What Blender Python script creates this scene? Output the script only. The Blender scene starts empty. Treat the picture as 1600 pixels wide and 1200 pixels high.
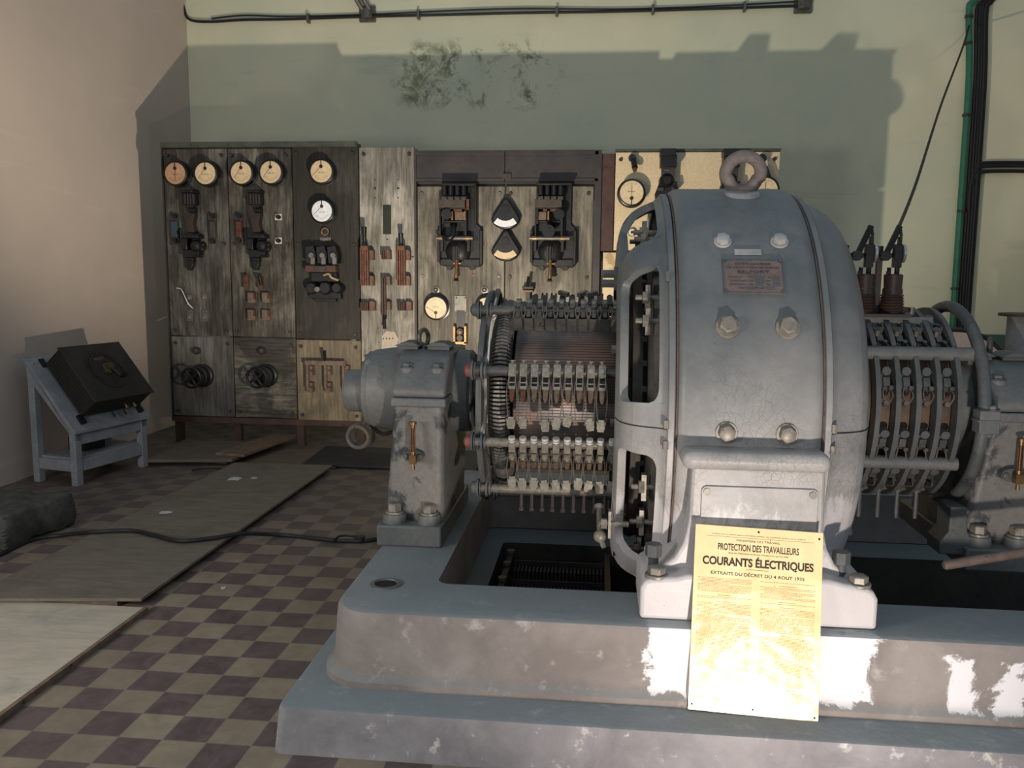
import bpy, bmesh, math, random
from mathutils import Vector, Matrix
random.seed(7)
PI = math.pi
SC = bpy.context.scene
COL = SC.collection

# ------------------------------------------------------------------ camera
F_PX = 1324.84; PITCH, YAW, ROLL = 0.1304, 0.1011, 0.0097; CAM_Z = 1.5143
_cp, _sp, _cy, _sy = math.cos(PITCH), math.sin(PITCH), math.cos(YAW), math.sin(YAW)
FWD = Vector((-_sy*_cp, _cy*_cp, -_sp)); _r0 = Vector((_cy, _sy, 0)); _u0 = _r0.cross(FWD)
RGT = _r0*math.cos(ROLL) + _u0*math.sin(ROLL); UPV = -_r0*math.sin(ROLL) + _u0*math.cos(ROLL)
cam_d = bpy.data.cameras.new('camera'); cam = bpy.data.objects.new('camera', cam_d); COL.objects.link(cam)
m = Matrix((RGT, UPV, -FWD)).transposed().to_4x4(); m.translation = Vector((0, 0, CAM_Z)); cam.matrix_world = m
cam_d.sensor_width = 36; cam_d.sensor_fit = 'HORIZONTAL'; cam_d.lens = F_PX*36/1600; cam_d.clip_start = .05
SC.camera = cam

# ------------------------------------------------------------------ light and exposure
SC.view_settings.view_transform = 'Standard'; SC.view_settings.look = 'None'
SC.view_settings.exposure = 0.0; SC.view_settings.gamma = 1.0; SC.view_settings.use_curve_mapping = False
W = bpy.data.worlds.new('world'); SC.world = W; W.use_nodes = True
W.node_tree.nodes['Background'].inputs[0].default_value = (0.55, 0.70, 0.86, 1)
W.node_tree.nodes['Background'].inputs[1].default_value = 0.36

def lamp(name, typ, loc, target, energy, color, **kw):
    d = bpy.data.lights.new(name, typ); d.energy = energy; d.color = color
    for k, v in kw.items(): setattr(d, k, v)
    o = bpy.data.objects.new(name, d); COL.objects.link(o); o.location = loc
    o.rotation_euler = (Vector(target) - Vector(loc)).to_track_quat('-Z', 'Y').to_euler()
    return o
# warm spot without fitting, added behind the pedestal for sun reflected onto the switchboard
lamp('added_switchboard_spot', 'SPOT', (-.93, 4.4, .52), (-.93, 4.4+1.0, .52+1.5), 400, (1.0, .87, .70), spot_size=math.radians(152), spot_blend=.55, shadow_soft_size=.035)
# sunlight thrown back by the door sill in front of the machine, low and warm
lamp('sill_bounce', 'SPOT', (.66, .75, .10), (.55, 2.8, 1.0), 185, (1.0, .89, .82), spot_size=math.radians(88), spot_blend=.9, shadow_soft_size=.05)
# daylight through the big doorway behind the camera
lamp('doorway_daylight', 'AREA', (.5, -2.6, 2.7), (.1, 4.2, .6), 27, (.92, .95, 1.0), shape='RECTANGLE', size=3.8, size_y=2.2)
# high skylight over the machine
lamp('skylight', 'AREA', (.5, 2.7, 5.2), (.4, 3.3, 0), 15, (.78, .90, 1.0), shape='RECTANGLE', size=3.0, size_y=1.6)
# unseen area light added at the near left to brighten the floor there
lamp('near_left_fill', 'AREA', (-3.2, .1, 1.5), (-2.2, 1.9, 0), 75, (1.0, .97, .93), shape='RECTANGLE', size=.9, size_y=.9)

# ------------------------------------------------------------------ unprojection: photo pixel at a known distance
C0 = Vector((0, 0, CAM_Z))
def ray(px, py): return FWD + RGT*((px-800)/F_PX) - UPV*((py-600)/F_PX)
def aty(px, py, y): d = ray(px, py); return C0 + d*(y/d.y)
def atz(px, py, z=0.): d = ray(px, py); return C0 + d*((z-CAM_Z)/d.z)

# ------------------------------------------------------------------ materials
def lin(c):
    return tuple((v/255/12.92 if v/255 <= .04045 else ((v/255+.055)/1.055)**2.4) for v in c) + (1,)
MATS = {}
class NT:
    def __init__(s, name):
        s.m = bpy.data.materials.new(name); s.m.use_nodes = True; s.t = s.m.node_tree; s.n = s.t.nodes
        s.b = s.n['Principled BSDF']; s.tc = s.n.new('ShaderNodeTexCoord')
    def link(s, a, b): s.t.links.new(a, b)
    def mapping(s, scale=(1,1,1), loc=(0,0,0), src='Object'):
        mp = s.n.new('ShaderNodeMapping'); mp.inputs['Scale'].default_value = scale; mp.inputs['Location'].default_value = loc
        s.link(s.tc.outputs[src], mp.inputs[0]); return mp.outputs[0]
    def noise(s, scale, detail=4, rough=.6, vec=None, dist=0):
        x = s.n.new('ShaderNodeTexNoise'); x.inputs['Scale'].default_value = scale; x.inputs['Detail'].default_value = detail
        x.inputs['Roughness'].default_value = rough; x.inputs['Distortion'].default_value = dist
        s.link(vec if vec is not None else s.tc.outputs['Object'], x.inputs['Vector']); return x.outputs['Fac']
    def ramp(s, fac, a, b, ca=(0,0,0,1), cb=(1,1,1,1)):
        x = s.n.new('ShaderNodeValToRGB'); e = x.color_ramp.elements; e[0].position = a; e[1].position = b; e[0].color = ca; e[1].color = cb
        s.link(fac, x.inputs[0]); return x.outputs[0]
    def mix(s, fac, a, b, mode='MIX'):
        x = s.n.new('ShaderNodeMix'); x.data_type = 'RGBA'; x.blend_type = mode
        for v, i in ((fac, 0), (a, 6), (b, 7)):
            if isinstance(v, (int, float)): x.inputs[i].default_value = v
            elif isinstance(v, tuple): x.inputs[i].default_value = v
            else: s.link(v, x.inputs[i])
        return x.outputs[2]
    def math(s, op, a, b=None, clamp=False):
        x = s.n.new('ShaderNodeMath'); x.operation = op; x.use_clamp = clamp
        for v, i in ((a, 0), (b, 1)):
            if v is None: continue
            if isinstance(v, (int, float)): x.inputs[i].default_value = v
            else: s.link(v, x.inputs[i])
        return x.outputs[0]
    def bump(s, h, strength=.3, dist=.01):
        x = s.n.new('ShaderNodeBump'); x.inputs['Strength'].default_value = strength; x.inputs['Distance'].default_value = dist
        s.link(h, x.inputs['Height']); s.link(x.outputs[0], s.b.inputs['Normal'])
    def xyz(s):
        x = s.n.new('ShaderNodeSeparateXYZ'); s.link(s.tc.outputs['Object'], x.inputs[0]); return x.outputs
    def done(s, col, rough=.6, metal=0., spec=.5):
        if isinstance(col, tuple): s.b.inputs['Base Color'].default_value = col
        else: s.link(col, s.b.inputs['Base Color'])
        if isinstance(rough, (int, float)): s.b.inputs['Roughness'].default_value = rough
        else: s.link(rough, s.b.inputs['Roughness'])
        s.b.inputs['Metallic'].default_value = metal; s.b.inputs['Specular IOR Level'].default_value = spec
        return s.m

def worn(name, c1, c2, c3=None, scale=6, rough=.6, metal=0., bump=.25, spots=.62, fine=60, spec=.4):
    """two-tone dirty surface with a third colour breaking through in blotches"""
    if name in MATS: return MATS[name]
    t = NT(name)
    a = t.ramp(t.noise(scale, 5, .65), .35, .68)
    col = t.mix(a, lin(c1), lin(c2))
    if c3:
        b = t.ramp(t.noise(scale*1.7, 6, .7, t.mapping((1, 1, 1), (3.1, 7.7, 1.3)), .4), spots, spots+.06)
        col = t.mix(b, col, lin(c3))
    f = t.noise(fine, 3, .6)
    col = t.mix(t.ramp(f, .3, .75), t.mix(.25, col, (.02, .02, .02, 1)), col)
    t.bump(t.noise(fine*.6, 4, .6), bump, .004)
    MATS[name] = t.done(col, rough, metal, spec); return MATS[name]

def streaked(name, dark, mid, light, horiz=False, sc=1., amt=.5, seed=0.):
    """weathered boards: long streaks of grain over broad stains"""
    t = NT(name)
    s = (30*sc, 30*sc, 2.2*sc) if not horiz else (2.2*sc, 30*sc, 24*sc)
    v = t.mapping(s, (seed, seed*1.7, seed*.6))
    g = t.noise(1.6, 8, .72, v, .35)
    st = t.noise(2.1, 5, .62, t.mapping((1.4, 1.4, .8), (seed*2.3, 0, seed)), .5)
    col = t.mix(t.ramp(g, .36, .64), lin(dark), lin(mid))
    col = t.mix(t.ramp(st, .46, .66), col, t.mix(t.ramp(g, .4, .58), lin(mid), lin(light)))
    d = t.noise(3.3, 6, .68, t.mapping((1.2, 1.2, .6), (seed, 9, 3)), .6)
    col = t.mix(t.ramp(d, .50, .74), col, t.mix(amt, col, lin((38, 33, 27))))
    t.bump(g, .35, .003)
    return t.done(col, .62, 0, .3)

M = {}
M['paint'] = worn('machine_grey_paint', (98, 101, 100), (124, 122, 116), (150, 144, 134), 3.2, .5, 0, .3, .64)
M['paint_dark'] = worn('dark_machine_paint', (78, 82, 82), (104, 104, 100), (60, 60, 58), 5, .55, 0, .3, .62)
M['paint_light'] = worn('pale_machine_paint', (165, 162, 158), (205, 200, 196), (96, 92, 90), 9, .45, 0, .3, .62)
M['steel'] = worn('dull_steel', (92, 90, 86), (126, 122, 114), (70, 58, 48), 14, .42, .55, .2, .62)
M['bolt'] = worn('bolt_steel', (128, 122, 112), (160, 152, 138), (108, 84, 62), 25, .45, .2, .2, .6)
M['rust'] = worn('rusty_iron', (94, 76, 66), (120, 104, 94), (66, 48, 38), 18, .75, .2, .4, .6)
M['black'] = worn('black_bakelite', (11, 11, 12), (20, 20, 21), None, 12, .32, 0, .1)
M['blackiron'] = worn('black_cast_iron', (16, 16, 17), (27, 27, 28), (44, 40, 36), 16, .45, .2, .3, .66)
M['rubber'] = worn('black_rubber', (22, 22, 24), (34, 34, 36), None, 20, .6, 0, .1)
M['copper'] = worn('dull_copper', (84, 54, 40), (116, 76, 56), (50, 36, 30), 20, .4, .6, .2, .6)
M['brass'] = worn('old_brass', (120, 92, 58), (156, 124, 82), (72, 56, 40), 24, .38, .7, .15, .62)
M['carbon'] = worn('brown_carbon', (86, 70, 56), (112, 92, 70), (60, 50, 42), 30, .6, 0, .2, .6)
M['clamp'] = worn('pale_clamp_metal', (120, 114, 102), (158, 150, 134), (78, 70, 60), 40, .45, .3, .2, .62)
M['wire'] = worn('pigtail_wire', (92, 86, 78), (122, 114, 102), None, 40, .6, .2, .1)
M['red'] = worn('faded_red_cap', (120, 62, 58), (140, 84, 78), (92, 70, 66), 30, .6, 0, .1, .6)
M['dial'] = worn('cream_dial', (208, 184, 146), (222, 200, 162), None, 8, .25, 0, .02)
M['dial_orange'] = worn('tanned_dial', (176, 136, 106), (192, 150, 118), None, 8, .25, 0, .02)
M['dial_white'] = worn('white_dial', (226, 228, 232), (240, 242, 246), None, 8, .12, 0, .02)
M['ink'] = worn('black_ink', (20, 18, 16), (34, 30, 26), None, 30, .6, 0, 0)
M['ink_brown'] = worn('faded_brown_ink', (44, 30, 20), (60, 42, 28), None, 30, .6, 0, 0)
M['ink_faint'] = worn('faint_print', (172, 132, 76), (196, 156, 98), None, 30, .6, 0, 0)
M['white'] = worn('white_ceramic', (200, 196, 188), (220, 216, 208), (150, 130, 110), 20, .4, 0, .1, .66)
M['frame'] = worn('dark_frame_steel', (52, 48, 48), (68, 62, 60), (84, 62, 52), 6, .5, .2, .2, .66)
M['frame_brown'] = worn('brown_frame_steel', (62, 42, 36), (84, 58, 48), (46, 36, 32), 8, .6, .1, .2, .6)
M['frame_green'] = worn('green_top_rail', (58, 66, 58), (82, 88, 76), (40, 40, 36), 6, .6, .1, .2, .6)
M['conduit'] = worn('green_conduit_paint', (38, 104, 82), (52, 122, 96), (60, 80, 70), 8, .5, 0, .1, .68)
M['stand'] = worn('grey_blue_stand_paint', (128, 132, 136), (150, 152, 154), (90, 90, 90), 7, .6, 0, .2, .66)
M['rheo'] = worn('black_perforated_box', (42, 40, 38), (58, 54, 49), (70, 64, 54), 8, .5, .3, .2, .66)
M['stone'] = worn('dark_rough_stone', (60, 60, 56), (88, 86, 80), (110, 106, 98), 14, .85, 0, .6, .64, 40)
M['wrap'] = worn('cloth_wrapped_winding', (84, 78, 70), (112, 104, 94), (58, 54, 48), 12, .8, 0, .3, .62)
M['mat_dark'] = streaked('dark_rubber_mat', (36, 38, 40), (52, 53, 53), (62, 62, 60), True, .6, .3, 4)
M['paper'] = worn('scrap_paper', (190, 192, 190), (210, 210, 206), None, 20, .8, 0, 0)
M['wood_raw'] = worn('raw_wood_edge', (108, 90, 74), (138, 116, 96), (70, 56, 46), 20, .7, 0, .2, .6)

M['paint_stained'] = worn('oil_stained_paint', (118, 115, 110), (142, 136, 128), (70, 72, 73), 2.6, .5, 0, .3, .54)
def commutator_mat():
    t = NT('commutator_bars'); z = t.xyz()
    # bars run along the axle: stripes by angle about the axle
    ang = t.math('ARCTAN2', z[2], z[1]); fr = t.math('FRACT', t.math('MULTIPLY', ang, 170/(2*PI)))
    gap = t.ramp(fr, .0, .25)
    c = t.mix(t.ramp(t.noise(5, 4), .4, .6), lin((100, 94, 90)), lin((150, 120, 102)))
    c = t.mix(gap, lin((50, 50, 52)), c)
    t.bump(gap, .6, .003); return t.done(c, .40, .15, .5)
M['commutator'] = commutator_mat()
def plaster(name, base, dirt, streak, warm):
    t = NT(name)
    c = t.mix(t.ramp(t.noise(.9, 5, .6), .35, .7), lin(base), lin(dirt))
    c = t.mix(t.ramp(t.noise(1.4, 6, .7, t.mapping((.5, .5, 3), (2, 1, 0)), .6), .60, .8), c, lin(streak))
    t.bump(t.noise(40, 5, .6), .15, .004); return t, c
def wall_back_mat():
    t, c = plaster('yellow_green_plaster', (218, 214, 184), (200, 204, 178), (184, 192, 168), 0)
    z = t.xyz()
    # damp peeling patch high on the wall
    def band(v, lo, hi, f):
        a = t.math('MULTIPLY', t.math('SUBTRACT', v, lo), 1/f, True); b = t.math('MULTIPLY', t.math('SUBTRACT', hi, v), 1/f, True)
        return t.math('MINIMUM', a, b)
    msk = t.math('MULTIPLY', band(z[0], -2.3, -.2, .5), band(z[2], 2.95, 3.85, .35))
    n = t.ramp(t.noise(4.2, 9, .78, t.mapping((1, 1, 1), (4.3, 0, 2.2)), .5), .50, .60)
    pm = t.math('MULTIPLY', n, t.ramp(msk, .25, .6))
    col = t.mix(t.ramp(t.noise(7, 4), .4, .6), lin((88, 96, 74)), lin((150, 152, 118)))
    c = t.mix(t.math('MULTIPLY', pm, .85), c, col)
    return t.done(c, .85, 0, .2)
M['wall_back'] = wall_back_mat()
def wall_left_mat():
    t, c = plaster('pinkish_plaster', (196, 180, 166), (184, 170, 158), (204, 190, 180), 0)
    return t.done(c, .85, 0, .2)
M['wall_left'] = wall_left_mat()
TILE = .15; TX0, TY0 = -1.829, 2.4516
def floor_mat():
    t = NT('checkered_cement_tiles'); z = t.xyz()
    u = t.math('DIVIDE', t.math('SUBTRACT', z[0], TX0), TILE); v = t.math('DIVIDE', t.math('SUBTRACT', z[1], TY0), TILE)
    par = t.math('FRACT', t.math('MULTIPLY', t.math('ADD', t.math('FLOOR', u), t.math('FLOOR', v)), .5))
    odd = t.math('GREATER_THAN', t.math('ABSOLUTE', par), .25)
    fu, fv = t.math('FRACT', u), t.math('FRACT', v)
    def edge(f): return t.math('MINIMUM', f, t.math('SUBTRACT', 1., f))
    g = t.math('LESS_THAN', t.math('MINIMUM', edge(fu), edge(fv)), .012)
    # a flat tone per tile
    wn = t.n.new('ShaderNodeTexWhiteNoise'); wn.noise_dimensions = '2D'; cb = t.n.new('ShaderNodeCombineXYZ')
    t.link(t.math('FLOOR', u), cb.inputs[0]); t.link(t.math('FLOOR', v), cb.inputs[1]); t.link(cb.outputs[0], wn.inputs['Vector'])
    n = t.noise(9, 7, .7, None, .8)
    dk = t.mix(t.ramp(n, .35, .7), lin((82, 70, 70)), lin((116, 98, 96)))
    lt = t.mix(t.ramp(n, .35, .7), lin((136, 122, 103)), lin((158, 144, 122)))
    c = t.mix(odd, lt, dk)
    c = t.mix(t.math('MULTIPLY', wn.outputs['Value'], .22), c, lin((70, 62, 56)))
    c = t.mix(g, c, lin((122, 118, 106)))
    dust = t.ramp(t.noise(1.3, 6, .65, t.mapping((1, .6, 1))), .42, .72)
    far = t.ramp(z[1], 0, 1)  # tiles blend into one flat brown towards the back of the hall
    mr = t.n.new('ShaderNodeMapRange'); mr.inputs['From Min'].default_value = 3.4; mr.inputs['From Max'].default_value = 5.4; t.link(z[1], mr.inputs['Value'])
    d = t.math('ADD', t.math('MULTIPLY', dust, .45), t.math('MULTIPLY', mr.outputs[0], .62), True)
    c = t.mix(d, c, lin((94, 84, 76)))
    t.bump(t.mix(g, n, (0, 0, 0, 1)), .25, .002)
    return t.done(c, t.ramp(n, .3, .7, (.42,)*3+(1,), (.65,)*3+(1,)), 0, .35)
M['floor'] = floor_mat()
def concrete(name, a, b, c3, patch=None, rough=.7):
    t = NT(name)
    c = t.mix(t.ramp(t.noise(3.5, 7, .68, None, .3), .36, .66), lin(a), lin(b))
    c = t.mix(t.ramp(t.noise(11, 6, .7, t.mapping((1, 1, 1), (5, 2, 1))), .58, .70), c, lin(c3))
    z = t.xyz()
    if patch:
        n = t.noise(5, 8, .75, t.mapping((1, 1, .8)), .4)
        for (lo, hi, zlo, zhi) in patch:
            def soft(v, l, h, f):
                return t.math('MINIMUM', t.math('MULTIPLY', t.math('SUBTRACT', v, l), 1/f), t.math('MULTIPLY', t.math('SUBTRACT', h, v), 1/f))
            mk = t.math('MINIMUM', soft(z[0], lo, hi, .12), soft(z[2], zlo, zhi, .05))
            mk = t.math('ADD', mk, t.math('MULTIPLY', t.math('SUBTRACT', n, .5), 2.6))
            c = t.mix(t.ramp(mk, .1, .22), c, lin((226, 222, 222)))
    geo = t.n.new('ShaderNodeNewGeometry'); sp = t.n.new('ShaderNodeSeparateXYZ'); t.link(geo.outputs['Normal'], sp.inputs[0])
    # upward faces take on cool sky light, put into their colour as blue-grey
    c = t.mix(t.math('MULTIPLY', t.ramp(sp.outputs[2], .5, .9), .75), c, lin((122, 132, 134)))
    t.bump(t.noise(26, 6, .65), .35, .006)
    return t.done(c, rough, 0, .3)
M['bed'] = concrete('bed_casting_paint', (120, 112, 106), (146, 138, 132), (164, 156, 150), [(-.83, -.10, .03, .27), (.08, .19, .03, .20), (.24, .34, .03, .20)])
M['plinth'] = concrete('plinth_concrete_paint', (118, 114, 116), (150, 146, 146), (206, 202, 194))
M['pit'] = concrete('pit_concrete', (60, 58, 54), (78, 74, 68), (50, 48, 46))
M['ply'] = None
def ply(name, a, b, c3, seed):
    t = NT(name)
    v = t.mapping((2, 9, 2), (seed, seed, 0))
    c = t.mix(t.ramp(t.noise(2.4, 6, .65, v, .4), .36, .66), lin(a), lin(b))
    c = t.mix(t.ramp(t.noise(2.2, 6, .7, t.mapping((1, 1, 1), (seed*2, 3, 0)), .6), .52, .74), c, lin(c3))
    t.bump(t.noise(30, 4), .12, .002); return t.done(c, .62, 0, .3)
M['ply'] = ply('dusty_plywood', (106, 99, 88), (124, 115, 101), (88, 83, 75), 1)
M['ply2'] = ply('pale_plywood', (176, 166, 150), (196, 184, 162), (150, 144, 134), 5)
M['ply3'] = ply('brown_plywood', (96, 86, 74), (112, 100, 86), (78, 72, 64), 9)

# ------------------------------------------------------------------ geometry helpers (world coordinates)
def BM(): return bmesh.new()
def xf(bm, verts, mat):
    if mat is not None: bmesh.ops.transform(bm, matrix=mat, verts=verts)
def box(bm, x0, x1, y0, y1, z0, z1, mat=None):
    v = [bm.verts.new(p) for p in ((x0,y0,z0),(x1,y0,z0),(x1,y1,z0),(x0,y1,z0),(x0,y0,z1),(x1,y0,z1),(x1,y1,z1),(x0,y1,z1))]
    for f in ((0,3,2,1),(4,5,6,7),(0,1,5,4),(1,2,6,5),(2,3,7,6),(3,0,4,7)): bm.faces.new([v[i] for i in f])
    xf(bm, v, mat); return bm
def cbox(bm, c, s, mat=None):
    return box(bm, c[0]-s[0]/2, c[0]+s[0]/2, c[1]-s[1]/2, c[1]+s[1]/2, c[2]-s[2]/2, c[2]+s[2]/2, mat)
def frame_for(d):
    d = Vector(d).normalized(); a = Vector((0,0,1)) if abs(d.z) < .9 else Vector((1,0,0))
    u = d.cross(a).normalized(); return u, d.cross(u).normalized(), d
def cyl(bm, p0, p1, r0, r1=None, n=16, phase=0., cap=True):
    r1 = r0 if r1 is None else r1; p0 = Vector(p0); p1 = Vector(p1); u, v, d = frame_for(p1-p0)
    A, B = [], []
    for i in range(n):
        t = 2*PI*i/n+phase; q = u*math.cos(t)+v*math.sin(t); A.append(bm.verts.new(p0+q*r0)); B.append(bm.verts.new(p1+q*r1))
    for i in range(n): j = (i+1) % n; bm.faces.new((A[i], A[j], B[j], B[i]))
    if cap: bm.faces.new(A[::-1]); bm.faces.new(B)
    return bm
def tube(bm, pts, r, n=8, closed=False, taper=None):
    pts = [Vector(p) for p in pts]; N = len(pts); rings = []; pu = None
    for i, p in enumerate(pts):
        if closed: d = pts[(i+1) % N]-pts[i-1]
        else: d = pts[min(i+1, N-1)]-pts[max(i-1, 0)]
        d.normalize()
        if pu is None: u = frame_for(d)[0]
        else:
            u = pu-d*pu.dot(d)
            u = u.normalized() if u.length > 1e-6 else frame_for(d)[0]
        pu = u; v = d.cross(u); rr = r if taper is None else r*taper[i]
        rings.append([bm.verts.new(p+(u*math.cos(2*PI*k/n)+v*math.sin(2*PI*k/n))*rr) for k in range(n)])
    for i in range(N if closed else N-1):
        a, b = rings[i], rings[(i+1) % N]
        if closed and i == N-1:   # align the seam
            best = min(range(n), key=lambda s: (a[0].co-b[s].co).length); b = b[best:]+b[:best]
        for k in range(n): bm.faces.new((a[k], a[(k+1) % n], b[(k+1) % n], b[k]))
    if not closed: bm.faces.new(rings[0][::-1]); bm.faces.new(rings[-1])
    return bm
def smooth_pts(ctrl, n=8):
    c = [Vector(p) for p in ctrl]; out = []
    for i in range(len(c)-1):
        p0, p1, p2, p3 = c[max(i-1, 0)], c[i], c[i+1], c[min(i+2, len(c)-1)]
        for k in range(n):
            t = k/n; out.append(.5*((2*p1)+(-p0+p2)*t+(2*p0-5*p1+4*p2-p3)*t*t+(-p0+3*p1-3*p2+p3)*t**3))
    out.append(c[-1]); return out
def lathe(bm, prof, o, axis='X', n=32, a0=0., a1=2*PI, close_prof=False):
    """prof: (along, radius); o: a point on the axis. X: angle 0 faces the camera (-y), 90 deg is up. Y: round an axis into the picture. Z: upright"""
    full = abs(a1-a0-2*PI) < 1e-6; K = n if full else n+1; rings = []
    for (a, r) in prof:
        R = []
        for k in range(K):
            t = a0+(a1-a0)*k/n
            if axis == 'X': p = (o[0]+a, o[1]-r*math.cos(t), o[2]+r*math.sin(t))
            elif axis == 'Y': p = (o[0]+r*math.cos(t), o[1]+a, o[2]+r*math.sin(t))
            else: p = (o[0]+r*math.cos(t), o[1]+r*math.sin(t), o[2]+a)
            R.append(bm.verts.new(p))
        rings.append(R)
    L = len(prof)
    for i in range(L if close_prof else L-1):
        A, B = rings[i], rings[(i+1) % L]
        for k in range(n):
            k2 = (k+1) % K
            try: bm.faces.new((A[k], A[k2], B[k2], B[k]))
            except ValueError: pass
    if close_prof and not full:
        bm.faces.new([R[0] for R in rings]); bm.faces.new([R[-1] for R in rings][::-1])
    return bm
def prism(bm, poly, y0, y1, plane='XZ', mat=None):
    def P(a, b, h):
        return {'XZ': (a, h, b), 'XY': (a, b, h), 'YZ': (h, a, b)}[plane]
    A = [bm.verts.new(P(a, b, y0)) for a, b in poly]; B = [bm.verts.new(P(a, b, y1)) for a, b in poly]
    n = len(poly)
    for i in range(n): j = (i+1) % n; bm.faces.new((A[i], A[j], B[j], B[i]))
    bm.faces.new(A[::-1]); bm.faces.new(B); xf(bm, A+B, mat); return bm
def rrect(x0, x1, y0, y1, r, n=5):
    out = []
    for cx, cy, a in ((x1-r, y1-r, 0), (x0+r, y1-r, 90), (x0+r, y0+r, 180), (x1-r, y0+r, 270)):
        for k in range(n+1): t = math.radians(a+90*k/n); out.append((cx+r*math.cos(t), cy+r*math.sin(t)))
    return out
def hexbolt(bm, p, d, r, h=.02, washer=True):
    d = Vector(d).normalized(); p = Vector(p)
    if washer: cyl(bm, p-d*.004, p+d*h*.22, r*1.28, n=20)
    cyl(bm, p+d*h*.2, p+d*h*.9, r, n=6, phase=.3); cyl(bm, p+d*h*.9, p+d*h, r, r*.82, n=6, phase=.3)
    return bm

def origin_of(o):
    v = Vector((0, 0, 0))
    while o is not None: v += Vector(o.location); o = o.parent
    return v
def obj(name, bm, mat, parent=None, label=None, bevel=0., smooth=35, origin=None, seg=2):
    if origin is None: origin = origin_of(parent)
    origin = Vector(origin)
    bmesh.ops.recalc_face_normals(bm, faces=bm.faces[:])
    bmesh.ops.translate(bm, vec=-origin, verts=bm.verts[:])
    me = bpy.data.meshes.new(name); bm.to_mesh(me); bm.free()
    for p in me.polygons: p.use_smooth = True
    me.set_sharp_from_angle(angle=math.radians(smooth))
    me.materials.append(mat)
    o = bpy.data.objects.new(name, me); COL.objects.link(o)
    if parent is not None: o.parent = parent
    else: o.location = origin
    if label: o['label'] = label
    if bevel:
        b = o.modifiers.new('bevel', 'BEVEL'); b.width = bevel; b.segments = seg; b.limit_method = 'ANGLE'; b.angle_limit = math.radians(38)
        b.harden_normals = False
    return o
def tag(o, label, cat, group=None):
    o['label'] = label; o['category'] = cat
    if group: o['group'] = group
    return o
def thing(name, label, cat, loc, group=None):
    o = bpy.data.objects.new(name, None); COL.objects.link(o); o.location = loc; o.empty_display_size = .05
    return tag(o, label, cat, group)
def struct(o): o['kind'] = 'structure'; return o
def kids(o): return [c for c in bpy.data.objects if c.parent == o]
def dup(root, loc, label=None, group=None, skip=()):
    r = root.copy(); COL.objects.link(r); r.location = loc
    if label: r['label'] = label
    if group: r['group'] = group
    for ch in kids(root):
        if ch.name.split('.')[0] in skip: continue
        c = ch.copy(); COL.objects.link(c); c.parent = r
        for g in kids(ch):
            d = g.copy(); COL.objects.link(d); d.parent = c
    return r
def text_m(name, s, mat, width, mtx, parent, height=None, bold=0.):
    """flat lettering placed by a matrix given in the parent's space"""
    cu = bpy.data.curves.new(name, 'FONT'); cu.body = s; cu.align_x = 'CENTER'; cu.align_y = 'CENTER'; cu.offset = bold; cu.size = 1
    tmp = bpy.data.objects.new(name, cu); me = bpy.data.meshes.new_from_object(tmp); bpy.data.objects.remove(tmp)
    xs = [v.co.x for v in me.vertices]; ys = [v.co.y for v in me.vertices]
    w, h = max(xs)-min(xs), max(ys)-min(ys); sx = width/w; sy = (height/h) if height else sx
    me.transform(Matrix.Diagonal((sx, sy, 1, 1)) @ Matrix.Translation((-(max(xs)+min(xs))/2, -(max(ys)+min(ys))/2, 0)))
    me.transform(mtx); me.materials.clear(); me.materials.append(mat); me.name = name
    o = bpy.data.objects.new(name, me); COL.objects.link(o); o.parent = parent
    return o

# ================================================================== the hall
XL, YW, YB, ZTOP = -4.12, 8.4, 7.0, 4.9
def ring_levels(bm, outer, inner, levels, inner_z):
    """a raised ring: outer outline lofted through (z, offset) levels, straight inner wall. outer/inner are functions offset -> same-length loops"""
    rings = []
    for z, o in levels: rings.append([bm.verts.new((x, y, z)) for x, y in outer(o)])
    top = [bm.verts.new((x, y, levels[-1][0])) for x, y in inner(0)]
    low = [bm.verts.new((x, y, inner_z)) for x, y in inner(0)]
    rings += [top, low]
    n = len(top)
    for i in range(len(rings)-1):
        for k in range(n): j = (k+1) % n; bm.faces.new((rings[i][k], rings[i][j], rings[i+1][j], rings[i+1][k]))
    return bm
PX0, PX1, PY0, PY1 = -.56, 3.3, 2.90, 4.42      # the opening in the bed
b = BM()
def rr(r, n=6): return lambda o: rrect(-.986-o, 3.6, 2.43-o, 4.88+o, r, n)
o_ = rrect(XL, 4.6, -3.2, YW, .01, 6); i_ = rrect(PX0-.02, PX1, PY0-.02, PY1+.02, .03, 6)
vo = [b.verts.new((x, y, 0)) for x, y in o_]; vi = [b.verts.new((x, y, 0)) for x, y in i_]
for k in range(len(vo)): j = (k+1) % len(vo); b.faces.new((vo[k], vo[j], vi[j], vi[k]))
floor = struct(obj('floor', b, M['floor']))
b = BM(); box(b, XL, 4.7, YW, YW+.2, 0, ZTOP); struct(obj('wall_back', b, M['wall_back']))
b = BM(); box(b, XL-.2, XL, -3.2, YW+.2, 0, ZTOP); struct(obj('wall_left', b, M['wall_left']))
b = BM(); box(b, 4.6, 4.8, 3.6, YW, 0, ZTOP); struct(obj('wall_right', b, M['wall_left']))

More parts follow.
